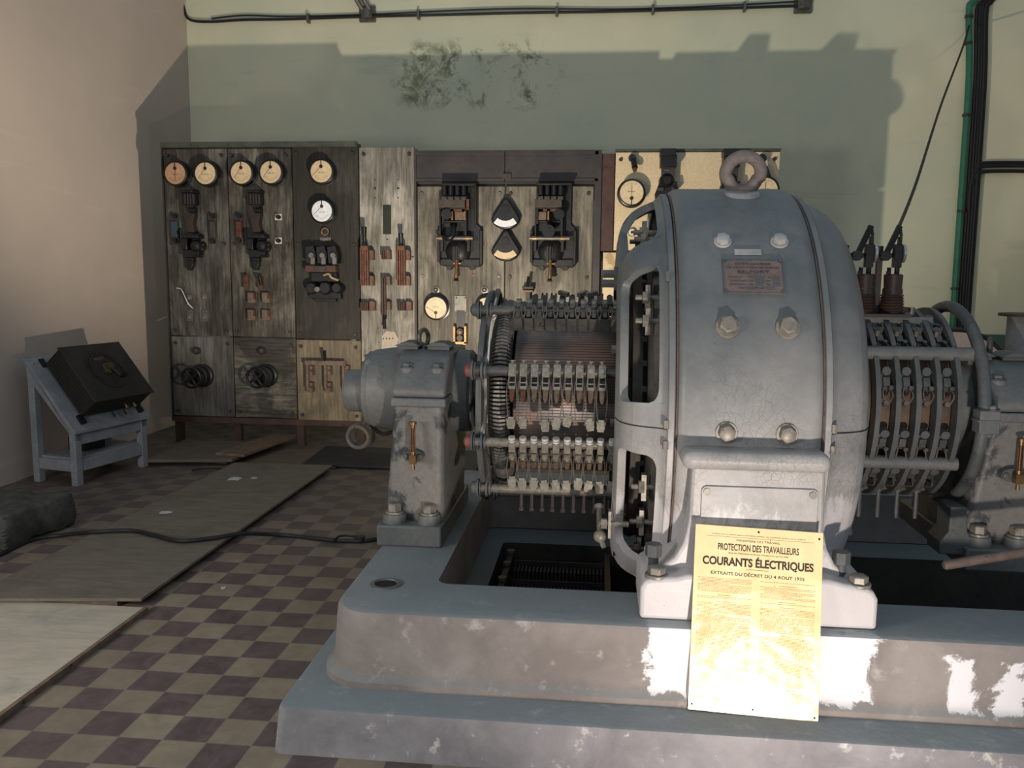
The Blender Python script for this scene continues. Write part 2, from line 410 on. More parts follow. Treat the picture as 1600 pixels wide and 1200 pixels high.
# roof beam bracket ends on the back wall
for k, (px, py, lab) in enumerate(((566, 2, 'grey steel roof bracket meeting the back wall above the third slate panel'), (1262, 2, 'grey steel roof bracket at the right end of the wall cable run'))):
    p = aty(px, py, 8.2); t = thing('roof_bracket', lab, 'bracket', (p.x, 8.4, p.z), 'roof brackets on the back wall')
    w = .09
    q = BM(); cyl(q, (p.x, 8.36, 3.93), (p.x, 8.36, 4.02), .055, n=10); box(q, p.x-.08, p.x+.08, 8.37, 8.4, 3.9, 4.05); obj('foot_plate', q, M['steel'], t, bevel=.005)
    q = BM(); d = 1 if k else -1
    for s in (-.035, .035): tube(q, [(p.x+s, 8.33, 4.0), (p.x+s+d*.32, 8.1, 4.55)], .022, 6)
    obj('strut', q, M['steel'], t)

# cable run across the top of the back wall
pts = [aty(px, py, 8.36) for px, py in ((283, -8), (288, 15), (297, 31), (330, 34), (380, 31), (450, 30), (570, 26), (700, 23), (820, 20), (960, 18), (1100, 14), (1255, 9))]
q = BM(); tube(q, smooth_pts(pts, 5), .013, 6); wc = obj('wall_cable', q, M['rubber']); tag(wc, 'thin black cable clipped along the top of the back wall', 'cable')
q = BM(); tube(q, smooth_pts([p+Vector((0, .01, .032+.012*math.sin(i*1.7))) for i, p in enumerate(pts[3:])], 5), .008, 6)
tag(obj('wall_cable', q, M['rubber']), 'slack thinner cable sagging just above the black wall cable', 'cable')
for px, py in ((482, 30), (654, 24), (870, 19), (1020, 16), (1163, 12)):
    p = aty(px, py, 8.37); q = BM(); box(q, p.x-.012, p.x+.012, 8.34, 8.4, p.z-.035, p.z+.045)
    tag(obj('cable_clip', q, M['steel'], origin=p), 'small metal clip holding the cable at the top of the back wall', 'clip', 'clips of the cable along the back wall')

# vertical conduit and cables on the right of the back wall
def vline(pxs, r, y, n=8):
    q = BM(); tube(q, smooth_pts([aty(px, py, y) for px, py in pxs], 6), r, n); return q
t = thing('cable_bundle', 'green conduit with a bundle of black cables climbing the back wall at right', 'cable conduit', (3.3, 8.4, 0))
obj('green_conduit', vline(((1540, -12), (1519, 4), (1514, 22), (1514, 120), (1505, 260), (1489, 500), (1478, 720)), .03, 8.34), M['conduit'], t, 'green painted conduit')
for k, (a, r) in enumerate(((.00, .016), (.035, .014), (.066, .018), (.10, .016), (.13, .012))):
    pl = [(1548, -14), (1533, 4), (1526, 22), (1524, 120), (1515, 260), (1498, 500), (1487, 720)]
    obj('black_cable', vline([(px+a*150*.85, py) for px, py in pl], r, 8.36-.012*(k % 2)), M['rubber'], t, 'black cable')
for py, px in ((26, 1514), (68, 1513), (180, 1510), (330, 1502), (451, 1492)):
    p = aty(px, py, 8.33); q = BM(); cyl(q, p+Vector((0, 0, -.01)), p+Vector((0, 0, .01)), .036, n=12); obj('clamp', q, M['frame'], t)
t = thing('cable_branch', 'pair of black cables branching right along the back wall from the vertical bundle', 'cable', aty(1530, 260, 8.4))
for dy, r in ((0, .02), (9, .017), (-5, .012)):
    obj('black_cable', vline(((1513, 330), (1516, 290+dy), (1524, 268+dy), (1540, 259+dy), (1640, 259+dy)), r, 8.35), M['rubber'], t)
# slanting cable in front of the wall
q = BM(); a, c = aty(1514, 40, 8.25), aty(1386, 392, 4.2)
pts = [aty(1514, 40, 8.28), aty(1505, 72, 8.0), aty(1470, 165, 6.8), aty(1430, 290, 5.1), aty(1388, 392, 3.53)]
tube(q, smooth_pts(pts, 8), .0085, 6); tag(obj('slanting_cable', q, M['rubber']), 'thin dark cable slanting down from the wall conduit to the brush gear', 'cable')

# ------------------------------------------------------------------ floor things
def sheet(name, pts, z0, z1, mat, lab, cat, bevel=.002):
    q = BM(); prism(q, pts, z0, z1, 'XY'); c = sum((Vector((x, y, 0)) for x, y in pts), Vector())/len(pts)
    return tag(obj(name, q, mat, origin=(c.x, c.y, z0), bevel=bevel), lab, cat)
sheet('plywood_sheet', [(-2.80, 3.37), (-2.02, 3.47), (-2.00, 6.17), (-2.77, 6.15)], .030, .045, M['ply'], 'long grey-brown plywood board lying across the floor in the middle', 'board')
q = BM(); box(q, -2.75, -2.13, 3.46, 3.50, .0, .029); box(q, -2.7, -2.1, 5.9, 5.95, 0, .029)
tag(obj('batten', q, M['wood_raw'], origin=(-2.4, 3.48, 0)), 'raw wood batten under the near end of the long plywood board', 'batten')
sheet('plywood_sheet', [(-3.0, 1.7), (-1.985, 1.7), (-1.985, 3.43), (-2.95, 3.43)], .002, .022, M['ply2'], 'pale plywood board at the lower left, brightest sheet on the floor', 'board')
q = BM(); box(q, -1.985, -1.967, 1.7, 3.43, .001, .024); tag(obj('wood_strip', q, M['wood_raw'], origin=(-1.976, 2.5, 0)), 'raw wood edging strip along the pale plywood board', 'strip')
sheet('plywood_sheet', [(-2.77, 6.2), (-2.0, 6.22), (-1.95, 6.85), (-2.6, 6.9)], .004, .014, M['ply3'], 'brown board on the floor before the second slate panel, left of the dark mat', 'board')
sheet('floor_mat', [(-2.262, 6.24), (-.9, 6.24), (-.9, 6.93), (-2.30, 6.93)], .015, .03, M['mat_dark'], 'dark grey rubber mat in front of the tall slate panels', 'mat')
sheet('wooden_board', [(-3.5, 6.10), (-2.82, 6.22), (-2.72, 6.95), (-3.55, 6.9)], .03, .055, M['ply3'], 'dusty raised board lying below the leftmost slate panel', 'board')
sheet('wooden_board', [(-3.0, 6.32), (-2.75, 6.29), (-2.62, 7.15), (-2.86, 7.15)], .056, .078, M['wood_raw'], 'narrow rough plank stacked on the raised board', 'plank')
q = BM(); box(q, -3.4, -2.9, 6.3, 6.36, 0, .03); tag(obj('batten', q, M['wood_raw'], origin=(-3.1, 6.33, 0)), 'batten under the raised board by the slate panels', 'batten')
# loose paper scraps
for px, py, s, lab in ((366, 748, .05, 'white paper scrap, larger one on the far part of the plywood'), (258, 801, .035, 'small white paper scrap on the middle of the plywood'), (397, 747, .02, 'tiny white paper crumb beside the larger scrap'), (350, 919, .012, 'tiny white crumb on the checkered tiles')):
    p = atz(px, py, .046 if px != 350 else .001); q = BM()
    pl = [(p.x+s*math.cos(a)*random.uniform(.7, 1.6), p.y+s*1.2*math.sin(a)*random.uniform(.5, 1.2)) for a in [k*2*PI/9 for k in range(9)]]
    prism(q, pl, p.z+.0005, p.z+.003, 'XY'); tag(obj('paper_scrap', q, M['paper'], origin=p), lab, 'scrap')
# stone block at left
q = BM(); bmesh.ops.create_icosphere(q, subdivisions=5, radius=1)
for v in q.verts:
    p = v.co; f = 1/max(abs(p.x), abs(p.y), abs(p.z)); p = p.lerp(p*f, .92)
    n = math.sin(p.x*5+p.y*4)*.012+math.sin(p.z*2+p.x*7+1)*.010+math.sin(p.y*13+p.z*3+p.x*17)*.004
    v.co = Vector((p.x*(.27+n), p.y*(.26+n), p.z*(.095+n*.5)))
bmesh.ops.rotate(q, cent=(0, 0, 0), matrix=Matrix.Rotation(-.12, 3, 'Z'), verts=q.verts[:])
bmesh.ops.translate(q, vec=(-3.37, 4.38, .10), verts=q.verts[:])
tag(obj('stone_block', q, M['stone'], origin=(-3.37, 4.38, 0), smooth=60), 'rough dark grey stone block at the left edge of the picture', 'stone')
# long black cable on the floor
pts = [(-40, 880), (0, 866), (45, 845), (90, 837), (150, 831), (205, 829), (240, 836), (280, 845), (330, 841), (378, 834), (440, 836), (500, 842), (540, 845), (590, 842)]
pl = [atz(px, py, .058 if 100 < px < 400 else .012) for px, py in pts]; pl.append(Vector((-.9, 4.95, .012)))
t = thing('floor_cable', 'long black rubber cable snaking across floor and plywood to the machine', 'cable', (-2, 4.4, 0))
q = BM(); tube(q, smooth_pts(pl, 8), .012, 8); obj('cable', q, M['rubber'], t)
q = BM(); a = atz(520, 841, .03); tube(q, smooth_pts([atz(520, 846, .02), atz(530, 838, .03), atz(545, 837, .03), atz(560, 840, .03), atz(566, 845, .02)], 6), .006, 6)
obj('cable_loop', q, M['rubber'], t)
q = BM(); a, c = atz(556, 842, .02), atz(570, 842, .02); box(q, a.x, c.x, a.y-.02, a.y+.02, .004, .04); obj('plug', q, M['black'], t, bevel=.004)
# thin lead by the stand
q = BM(); tube(q, smooth_pts([atz(300, 735, .02), atz(320, 732, .02), atz(345, 732, .02)], 5), .007, 6)
tag(obj('cable_end', q, M['rubber']), 'short piece of black cable on the tiles before the raised board', 'cable')

# ------------------------------------------------------------------ rheostat stand
E1 = Vector((.153, .668, 0)).normalized(); E2 = Vector((-E1.y, E1.x, 0)); F0 = Vector((-3.60, 5.45, 0)); WST, DST = .685, .40
SM = Matrix.Translation(F0) @ Matrix(((E1.x, E2.x, 0, 0), (E1.y, E2.y, 0, 0), (0, 0, 1, 0), (0, 0, 0, 1)))   # local x along the front, y to the wall
t = thing('equipment_stand', 'grey-blue painted wooden stand with a sloping top beside the left wall', 'stand', F0)
LG = .055
def leg_box(x, y, h): q = BM(); box(q, x, x+LG, y, y+LG, 0, h, SM); return q
for x, y, h in ((0, 0, .40), (WST-LG, 0, .40), (0, DST-LG, .86), (WST-LG, DST-LG, .86)): obj('leg', leg_box(x, y, h), M['stand'], t, bevel=.004)
q = BM(); prism(q, [(0, .32), (0, .40), (DST-.0, .86), (DST, .88), (DST, .76)], -.004, LG+.004, 'YZ', SM); obj('side_rail', q, M['stand'], t, bevel=.003)
q = BM(); prism(q, [(0, .32), (0, .40), (DST-.0, .86), (DST, .88), (DST, .76)], WST-LG-.004, WST+.004, 'YZ', SM); obj('side_rail', q, M['stand'], t, bevel=.003)
q = BM(); box(q, LG, WST-LG, .005, .045, .29, .39, SM); obj('front_rail', q, M['stand'], t, bevel=.003)
q = BM(); box(q, LG, WST-LG, .005, .045, .10, .18, SM); obj('stretcher', q, M['stand'], t, bevel=.003)
for x in (.005, WST-.05):
    q = BM(); box(q, x, x+.045, LG, DST-LG, .10, .18, SM); obj('stretcher', q, M['stand'], t, bevel=.003)
q = BM(); box(q, .03, WST-.03, .03, DST-.03, .175, .195, SM); obj('shelf', q, M['stand'], t, bevel=.003)
q = BM(); prism(q, [(-.025, .375), (-.025, .40), (.0, .412), (DST-.02, .885), (DST+.02, .895), (DST+.02, .875), (DST, .865), (.0, .385)], -.02, WST+.02, 'YZ', SM); obj('sloping_top', q, M['stand'], t, bevel=.003)
q = BM(); box(q, .22, .42, .15, .30, .196, .30, SM); tag(obj('battery_box', q, M['black'], origin=SM @ Vector((.3, .2, .196)), bevel=.006), 'small dark box on the shelf under the sloping stand', 'box')
# the rheostat lies on the slope
sl = math.atan2(.473, DST); LEN = .50; BW, BL, BH = .55, .47, .185
RM = SM @ Matrix.Translation((.09, .035, .412+.035*math.tan(sl)+.02)) @ Matrix.Rotation(sl, 4, 'X') @ Matrix.Rotation(0, 4, 'Z')
t = thing('rheostat_box', 'black perforated rheostat box with a round dial on the sloping stand', 'rheostat', RM @ Vector((BW/2, BL/2, 0)))
q = BM(); box(q, 0, BW, 0, BL, .012, BH, RM); obj('case', q, M['rheo'], t, bevel=.006)
q = BM(); box(q, -.008, BW+.008, -.008, BL+.008, BH, BH+.012, RM)
obj('top_plate', q, M['rheo'], t, bevel=.003)
def dots(fn, nu, nv, r=.006):
    q = BM()
    for i in range(nu):
        for j in range(nv): p, n = fn((i+.5)/nu, (j+.5)/nv); cyl(q, p, p+n*.002, r, n=6)
    return q
nx = (RM.to_3x3() @ Vector((-1, 0, 0))).normalized(); ny = (RM.to_3x3() @ Vector((0, -1, 0))).normalized()
q = dots(lambda u, v: (RM @ Vector((0, u*BL, .03+v*(BH-.05))), nx), 20, 8); obj('ventilation_holes', q, M['ink'], t)
q = dots(lambda u, v: (RM @ Vector((u*BW, 0, .03+v*(BH-.05))), ny), 22, 8); obj('ventilation_holes', q, M['ink'], t)
for x, y in ((.0, -.03), (BW, -.03), (0, BL+.0), (BW, BL+.0)):
    q = BM(); box(q, x-.02, x+.02, y-.02, y+.05, -.016, .012, RM); obj('foot', q, M['blackiron'], t)
cx, cy = BW/2, BL/2+.01
q = BM(); lathe(q, [(0, .001), (0, .165), (.006, .165), (.006, .15), (.002, .145), (.002, .001)], (0, 0, 0), 'Z', 40); bmesh.ops.transform(q, matrix=RM @ Matrix.Translation((cx, cy, BH+.011)), verts=q.verts[:])
dial = obj('dial', q, worn('brown_dial_plate', (36, 33, 28), (48, 43, 36), None, 10, .5, .2, .2), t)
q = BM()
for k in range(28):
    a = math.radians(-40+260*k/27); c = RM @ Vector((cx+.135*math.cos(a), cy+.135*math.sin(a), BH+.015)); cyl(q, c, c+(RM.to_3x3() @ Vector((0, 0, .008))), .008, n=8)
obj('contact_stud', q, worn('dark_stud', (50, 46, 38), (66, 60, 48), None, 20, .5, .3, .1), dial)
q = BM(); lathe(q, [(0, .001), (0, .045), (.02, .045), (.025, .03), (.05, .028), (.052, .001)], (0, 0, 0), 'Z', 24); bmesh.ops.transform(q, matrix=RM @ Matrix.Translation((cx, cy, BH+.013)), verts=q.verts[:]); obj('hub', q, worn('dull_olive_brass', (70, 64, 44), (92, 84, 58), None, 16, .45, .5, .2), t)
q = BM(); a = RM @ Vector((cx, cy, BH+.05)); c = RM @ Vector((cx+.03, cy-.1, BH+.055)); tube(q, [a, c], .013, 8); c2 = RM @ Vector((cx+.035, cy-.115, BH+.10)); tube(q, [c, c2], .016, 8); obj('crank_handle', q, M['black'], t)
for dx in (.12, .20):
    q = BM(); a = RM @ Vector((cx+dx-.06, -.015, .10)); tube(q, [a, a+ny*.035], .009, 8); cyl(q, a+ny*.02, a+ny*.03, .015, n=6); obj('terminal', q, M['brass'], t)
for dx in (.05, .16):
    q = BM(); a = RM @ Vector((cx+dx-.06, -.005, .02)); tube(q, [a, a+ny*.05], .008, 6); obj('terminal', q, M['blackiron'], t)
# lettering scratched on the dial
text_m('dial_marking', 'ARRÊT', M['wire'], .10, Matrix.Translation(-origin_of(t)) @ RM @ Matrix.Translation((cx-.01, cy+.10, BH+.0145)), t, .03)

# ================================================================== machine foundation
AY, AZ = 3.65, 1.0     # the axle line
b = BM(); ring_levels(b, rr(.035), lambda o: rrect(PX0-.02, PX1, PY0-.02, PY1+.02, .03, 6), [(0, .012), (.135, .0), (.146, -.004), (.15, -.014)], .0)
tag(obj('machine_plinth', b, M['plinth'], origin=(1, 3.6, 0)), 'low painted concrete plinth under the whole machine', 'plinth')
b = BM(); ring_levels(b, lambda o: rrect(-.888-o, 3.3+o, 2.605-o, 4.695+o, .15+o*.8, 8), lambda o: rrect(PX0, PX1-.1, PY0, PY1, .045, 8),
    [(.1495, .03), (.172, .03), (.182, .022), (.196, .006), (.22, 0), (.375, -.012), (.392, -.020), (.400, -.036)], .1495)
t = tag(obj('machine_bed', b, M['bed'], origin=(1, 3.6, .15)), 'grey painted cast bed frame with a rounded corner, on the plinth', 'machine bed')
p = atz(603, 913, .4)
q = BM(); lathe(q, [(.0005, .058), (.004, .056), (.005, .042), (.0005, .040)], (p.x, p.y, .4), 'Z', 32); obj('bolt_hole_rim', q, M['paint'], t)
q = BM(); lathe(q, [(.0008, .041), (-.0, .001)], (p.x, p.y, .4), 'Z', 32); obj('bolt_hole', q, M['ink'], t)
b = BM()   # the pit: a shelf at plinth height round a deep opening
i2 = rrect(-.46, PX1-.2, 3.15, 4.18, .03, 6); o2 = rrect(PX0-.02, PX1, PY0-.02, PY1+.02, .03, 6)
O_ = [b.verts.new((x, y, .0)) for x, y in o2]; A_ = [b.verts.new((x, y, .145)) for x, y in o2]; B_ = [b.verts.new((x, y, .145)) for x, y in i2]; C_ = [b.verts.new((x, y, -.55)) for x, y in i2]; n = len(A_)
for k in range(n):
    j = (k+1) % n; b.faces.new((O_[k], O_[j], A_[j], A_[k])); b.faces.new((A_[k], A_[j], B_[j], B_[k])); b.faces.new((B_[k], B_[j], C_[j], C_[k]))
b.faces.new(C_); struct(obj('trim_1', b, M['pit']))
t = thing('resistor_bank', 'dark cast resistor grids down in the pit beneath the commutator', 'resistor', (-.17, 3.9, -.5))
for x in (-.415, .05): q = BM(); box(q, x, x+.03, 3.3, 4.02, -.55, .16); obj('end_frame', q, M['blackiron'], t, bevel=.004)
for y in (3.6, 3.8, 3.97): q = BM(); cyl(q, (-.40, y, .16), (-.40, y, .175), .02, n=10); obj('frame_nut', q, M['steel'], t)
for k in range(5):
    q = BM(); z = .10-.05*k; y = 3.98-.13*k
    for i in range(24): box(q, -.38+.018*i, -.370+.018*i, y-.09, y, z-.04, z)
    box(q, -.385, .05, y, y+.012, z-.005, z+.02); obj('grid_row', q, M['frame'], t)
# ================================================================== bearing pedestals
def make_pedestal():
    t = thing('bearing_pedestal', 'grey cast bearing pedestal at the left end of the machine, on the bed corner', 'bearing pedestal', (-.75, 3.65, .4))
    q = BM(); box(q, -.885, -.617, 3.285, 4.02, .4, .488); obj('foot', q, M['paint'], t, bevel=.008)
    q = BM(); lv = [(.488, -.872, -.62, 3.37, 3.93), (.53, -.868, -.621, 3.365, 3.935), (.98, -.818, -.612, 3.315, 3.985)]
    R = [[q.verts.new((x, y, z)) for x, y in rrect(x0, x1, y0, y1, .03, 4)] for z, x0, x1, y0, y1 in lv]
    for i in range(2):
        for k in range(len(R[0])): j = (k+1) % len(R[0]); q.faces.new((R[i][k], R[i][j], R[i+1][j], R[i+1][k]))
    q.faces.new(R[0][::-1]); q.faces.new(R[2]); obj('column', q, M['paint_stained'], t)
    for x in (-.822, -.676):
        q = BM(); cyl(q, (x, 3.345, .488), (x, 3.345, .525), .05, .046, n=28); bs = obj('bolt_boss', q, M['paint'], t)
        q = BM(); hexbolt(q, (x, 3.345, .525), (0, 0, 1), .030, .042); obj('bolt', q, M['bolt'], bs)
    q = BM(); box(q, -.826, -.600, 3.30, 4.0, .975, 1.012); obj('ledge', q, M['paint'], t, bevel=.008)
    q = BM(); poly = [(3.31, 1.012), (3.30, 1.04), (3.33, 1.07), (3.42, 1.16), (3.50, 1.19), (3.80, 1.19), (3.88, 1.16), (3.97, 1.07), (4.0, 1.04), (3.99, 1.012)]
    prism(q, poly, -.822, -.603, 'YZ'); obj('bearing_cap', q, M['paint'], t, bevel=.018, seg=3)
    for x in (-.775, -.650):
        q = BM(); cyl(q, (x, 3.40, 1.04), (x, 3.40, 1.125), .036, .034, n=24); bs = obj('cap_boss', q, M['paint'], t)
        q = BM(); hexbolt(q, (x, 3.40, 1.125), (0, 0, 1), .024, .02); obj('bolt', q, M['paint_dark'], bs)
    q = BM(); lathe(q, [(-.262, .02), (-.262, .155), (-.255, .165), (-.235, .165), (-.232, .172), (-.15, .184), (.06, .184), (.20, .178), (.215, .16), (.215, .04)], (-.745, AY, AZ), 'X', 48)
    obj('bearing_housing', q, M['paint'], t)
    q = BM(); lathe(q, [(-.10, .001), (-.10, .086), (-.088, .093), (-.01, .096), (-.008, .12), (.0, .12), (.0, .02)], (-1.006, AY, AZ-.012), 'X', 40)
    obj('end_cap', q, M['paint'], t)
    for x0, x1 in ((-.845, -.755), (-.715, -.62)):
        q = BM(); box(q, x0, x1, 3.50, 3.60, 1.17, 1.205); lid = obj('oil_cover', q, M['paint_dark'], t, bevel=.003)
        q = BM(); prism(q, [(x0-.012, 1.205), (x0+.03, 1.222), (x1-.02, 1.222), (x1+.012, 1.205)], 3.485, 3.615, 'XZ'); obj('lid', q, M['paint_dark'], lid, bevel=.002)
    q = BM(); c = Vector((-.742, 3.56, 1.235)); tube(q, [c+Vector((.026*math.cos(a)*.55, .026*math.cos(a), .036*math.sin(a))) for a in [2*PI*k/20 for k in range(20)]], .0095, 8, closed=True)
    cyl(q, (c.x, c.y, 1.18), (c.x, c.y, 1.205), .018, n=16); obj('lifting_eye', q, M['steel'], t)
    q = BM(); oval = [(-.734+.042*math.cos(a), .775+.026*math.sin(a)) for a in [2*PI*k/24 for k in range(24)]]
    prism(q, oval, 3.300, 3.345, 'XZ'); fl = obj('gauge_flange', q, M['paint_dark'], t, bevel=.003)
    for x in (-.762, -.704):
        q = BM(); hexbolt(q, (x, 3.301, .775), (0, -1, 0), .011, .012); obj('bolt', q, M['paint_dark'], fl)
    gx, gy = -.728, 3.272
    q = BM(); box(q, gx-.014, gx+.014, gy-.014, gy+.014, .752, .788); cyl(q, (gx, gy+.02, .775), (gx, 3.31, .775), .009, n=12); g = obj('oil_gauge', q, M['brass'], t)
    q = BM(); cyl(q, (gx, gy, .788), (gx, gy, .905), .0065, n=12); obj('sight_tube', q, M['copper'], g)
    q = BM(); cyl(q, (gx, gy, .788), (gx, gy, .802), .011, n=12); cyl(q, (gx, gy, .898), (gx, gy, .912), .010, n=12); cyl(q, (gx, gy, .912), (gx, gy, .922), .016, n=16)
    for s in (-.009, .009): box(q, gx+s-.0015, gx+s+.0015, gy-.004, gy+.004, .80, .90)
    cyl(q, (gx, gy, .728), (gx, gy, .752), .009, .006, n=10); obj('gauge_fitting', q, M['brass'], g)
    return t
ped = make_pedestal()
ped2 = dup(ped, (1.55, 3.65, .4), 'grey cast bearing pedestal cut off by the right edge of the picture', skip=('end_cap',))
# stains on the left pedestal's front are in its paint; the coil of cable under its end cap
q = BM(); pts = []
c = Vector((-1.055, 3.62, .79))
pts += [Vector((-1.02, 3.64, .90)), Vector((-1.02, 3.63, .86)), Vector((-1.03, 3.6, .835))]
for k in range(40):
    a = PI/2-2*PI*k/19; pts.append(c+Vector((.052*math.cos(a)+.0007*k, -.035+.0018*k, .05*math.sin(a))))
pts += [c+Vector((.10, .05, .0)), c+Vector((.16, .12, .01)), c+Vector((.22, .2, -.02))]
tube(q, smooth_pts(pts, 3), .0095, 8); tag(obj('cable_coil', q, M['wrap'], origin=c), 'coiled cloth-covered cable hanging below the left bearing end cap', 'cable coil')
# axle seen between the bearings and the rotors
q = BM(); cyl(q, (-1.0, AY, AZ), (1.62, AY, AZ), .075, n=32); tag(obj('axle', q, M['steel'], origin=(.3, AY, AZ)), 'thick steel axle between the two bearing pedestals', 'axle')

# ================================================================== generator
def generator_paint():
    """grey machine paint, crazed, rubbed to pale primer in patches low on the casing, low front light painted in below"""
    t = NT('generator_casing_paint'); z = t.xyz()
    c = t.mix(t.ramp(t.noise(2.6, 6, .66), .36, .66), lin((92, 97, 98)), lin((122, 122, 118)))
    mid = t.n.new('ShaderNodeMapRange'); mid.inputs['From Min'].default_value = 1.02; mid.inputs['From Max'].default_value = .5; t.link(z[2], mid.inputs['Value'])  # low front light painted in as paler rubbed paint towards the bottom
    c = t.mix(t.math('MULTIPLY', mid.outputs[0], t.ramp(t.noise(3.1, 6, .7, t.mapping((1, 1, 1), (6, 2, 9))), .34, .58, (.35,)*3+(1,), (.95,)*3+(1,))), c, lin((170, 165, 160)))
    # crackle
    v = t.n.new('ShaderNodeTexVoronoi'); v.feature = 'DISTANCE_TO_EDGE'; v.inputs['Scale'].default_value = 46; t.link(t.tc.outputs['Object'], v.inputs['Vector'])
    zone = t.ramp(t.noise(3.2, 3, .5, t.mapping((1, 1, 1), (2, 0, 5))), .45, .60)
    cr = t.math('MULTIPLY', t.ramp(v.outputs['Distance'], .0, .07, (1, 1, 1, 1), (0, 0, 0, 1)), zone)
    c = t.mix(t.math('MULTIPLY', cr, .34), c, lin((84, 86, 86)))
    lo = t.n.new('ShaderNodeMapRange'); lo.inputs['From Min'].default_value = .66; lo.inputs['From Max'].default_value = .16
    lo.inputs['To Min'].default_value = -.35; lo.inputs['To Max'].default_value = .42; t.link(z[2], lo.inputs['Value'])
    n = t.noise(6.5, 8, .75, t.mapping((1, 1, .55), (8, 1, 2)), .5)
    pm = t.ramp(t.math('ADD', lo.outputs[0], t.math('SUBTRACT', n, .1)), .50, .60)
    c = t.mix(t.math('MULTIPLY', pm, .72), c, lin((206, 200, 198)))
    sp = t.ramp(t.noise(34, 5, .8, t.mapping((1, 1, 1), (1, 4, 2))), .66, .70)
    c = t.mix(t.math('MULTIPLY', sp, .45), c, lin((70, 66, 62)))
    t.bump(t.mix(cr, t.noise(30, 4), (0, 0, 0, 1)), .25, .003)
    return t.done(c, .42, 0, .45)
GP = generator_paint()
gen = thing('generator', 'large round grey generator casing with a lifting ring and nameplate, centre of the machine', 'generator', (.5, AY, .4))
GX = .5                                 # mid-plane
# the casing's origin is the floor of the hall so that the paint follows the height above it
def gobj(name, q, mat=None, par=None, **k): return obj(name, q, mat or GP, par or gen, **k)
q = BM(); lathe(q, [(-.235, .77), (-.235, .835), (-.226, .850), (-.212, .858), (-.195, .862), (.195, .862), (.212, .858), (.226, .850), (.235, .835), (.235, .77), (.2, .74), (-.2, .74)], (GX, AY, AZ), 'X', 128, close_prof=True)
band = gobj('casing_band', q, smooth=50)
for s in (-1, 1):
    q = BM(); lathe(q, [(s*.238, .78), (s*.238, .832), (s*.244, .842), (s*.262, .842), (s*.268, .832), (s*.268, .78)], (GX, AY, AZ), 'X', 128, close_prof=True)
    gobj('casing_ring', q)
    q = BM(); lathe(q, [(s*.2335, .80), (s*.2335, .842), (s*.2385, .842), (s*.2385, .80)], (GX, AY, AZ), 'X', 128, close_prof=True)
    gobj('joint_seam', q, M['rust'], label='rust-brown seam')
def sect(prof, a0, a1, q, mirror=1, n=None):
    a0, a1 = math.radians(a0), math.radians(a1); n = n or max(4, int(abs(a1-a0)/.09))
    lathe(q, [(mirror*a, r) for a, r in prof], (GX, AY, AZ), 'X', n, a0, a1, close_prof=True)
OUT = smooth_pts([Vector((a, r, 0)) for a, r in ((-.268, .834), (-.285, .816), (-.315, .802), (-.350, .785), (-.386, .757), (-.414, .712), (-.429, .65), (-.434, .58), (-.434, .54))], 6)
def prof_at(s_, inset):
    L_ = [0]
    for i in range(1, len(OUT)): L_.append(L_[-1]+(OUT[i]-OUT[i-1]).length)
    d = s_*L_[-1]; i = 1
    while i < len(OUT)-1 and L_[i] < d: i += 1
    f = (d-L_[i-1])/(L_[i]-L_[i-1]); p = OUT[i-1].lerp(OUT[i], f); t_ = (OUT[i]-OUT[i-1]).normalized(); n_ = Vector((t_.y, -t_.x, 0))
    if n_.y > 0: n_ = -n_
    return p.x+max(n_.x, 0)*inset if True else 0, p.y+n_.y*inset
def shield(q, windows, mirror=1, s0=.095, s1=.60):
    sm = (s0+s1)/2; G = (s1-s0)/2; ths = []
    for (a0, a1) in windows:
        ths += [(a0, 0.), (a0, G*.62)]
        rho = min(3.6, (a1-a0)*.3)
        for k in range(1, 7): t_ = k/6; ths.append((a0+rho*t_, G*(.62+.38*math.sqrt(1-(1-t_)**2))))
        k = int((a1-a0-2*rho)/3)+1
        for j in range(1, k): ths.append((a0+rho+(a1-a0-2*rho)*j/k, G))
        for k in range(6, 0, -1): t_ = k/6; ths.append((a1-rho*t_, G*(.62+.38*math.sqrt(1-(1-t_)**2))))
        ths += [(a1, G*.62), (a1, 0.)]
    full_ = []
    for i, (a_, g) in enumerate(ths):
        full_.append((a_, g)); nxt = ths[(i+1) % len(ths)][0]+(360 if i == len(ths)-1 else 0)
        if g == 0 and nxt-a_ > 2:
            k = max(2, int((nxt-a_)/3))
            for j in range(1, k): full_.append((a_+(nxt-a_)*j/k, 0.))
    N = 9
    for side in (0, 1):
        rings = []
        for a_, g in full_:
            lo, hi = (0, sm-g) if side == 0 else (sm+g, 1); pr_ = [prof_at(lo+(hi-lo)*k/N, 0) for k in range(N+1)]+[prof_at(hi+(lo-hi)*k/N, .030) for k in range(N+1)]
            t_ = math.radians(a_); rings.append([q.verts.new((GX+mirror*x, AY-r*math.cos(t_), AZ+r*math.sin(t_))) for x, r in pr_])
        M_ = len(rings[0])
        for i in range(len(rings)):
            A, B = rings[i], rings[(i+1) % len(rings)]
            for k in range(M_): j = (k+1) % M_; q.faces.new((A[k], A[j], B[j], B[k]))
q = BM(); shield(q, [(6, 43), (53, 84), (96, 130), (142, 174), (187, 218), (227, 262), (272, 306), (316, 353)])
sh = gobj('end_shield', q, smooth=40)
full = [(p.x, p.y) for p in OUT]
q = BM(); shield(q, [(150, 174), (187, 210)], -1)
gobj('end_shield', q, smooth=40)
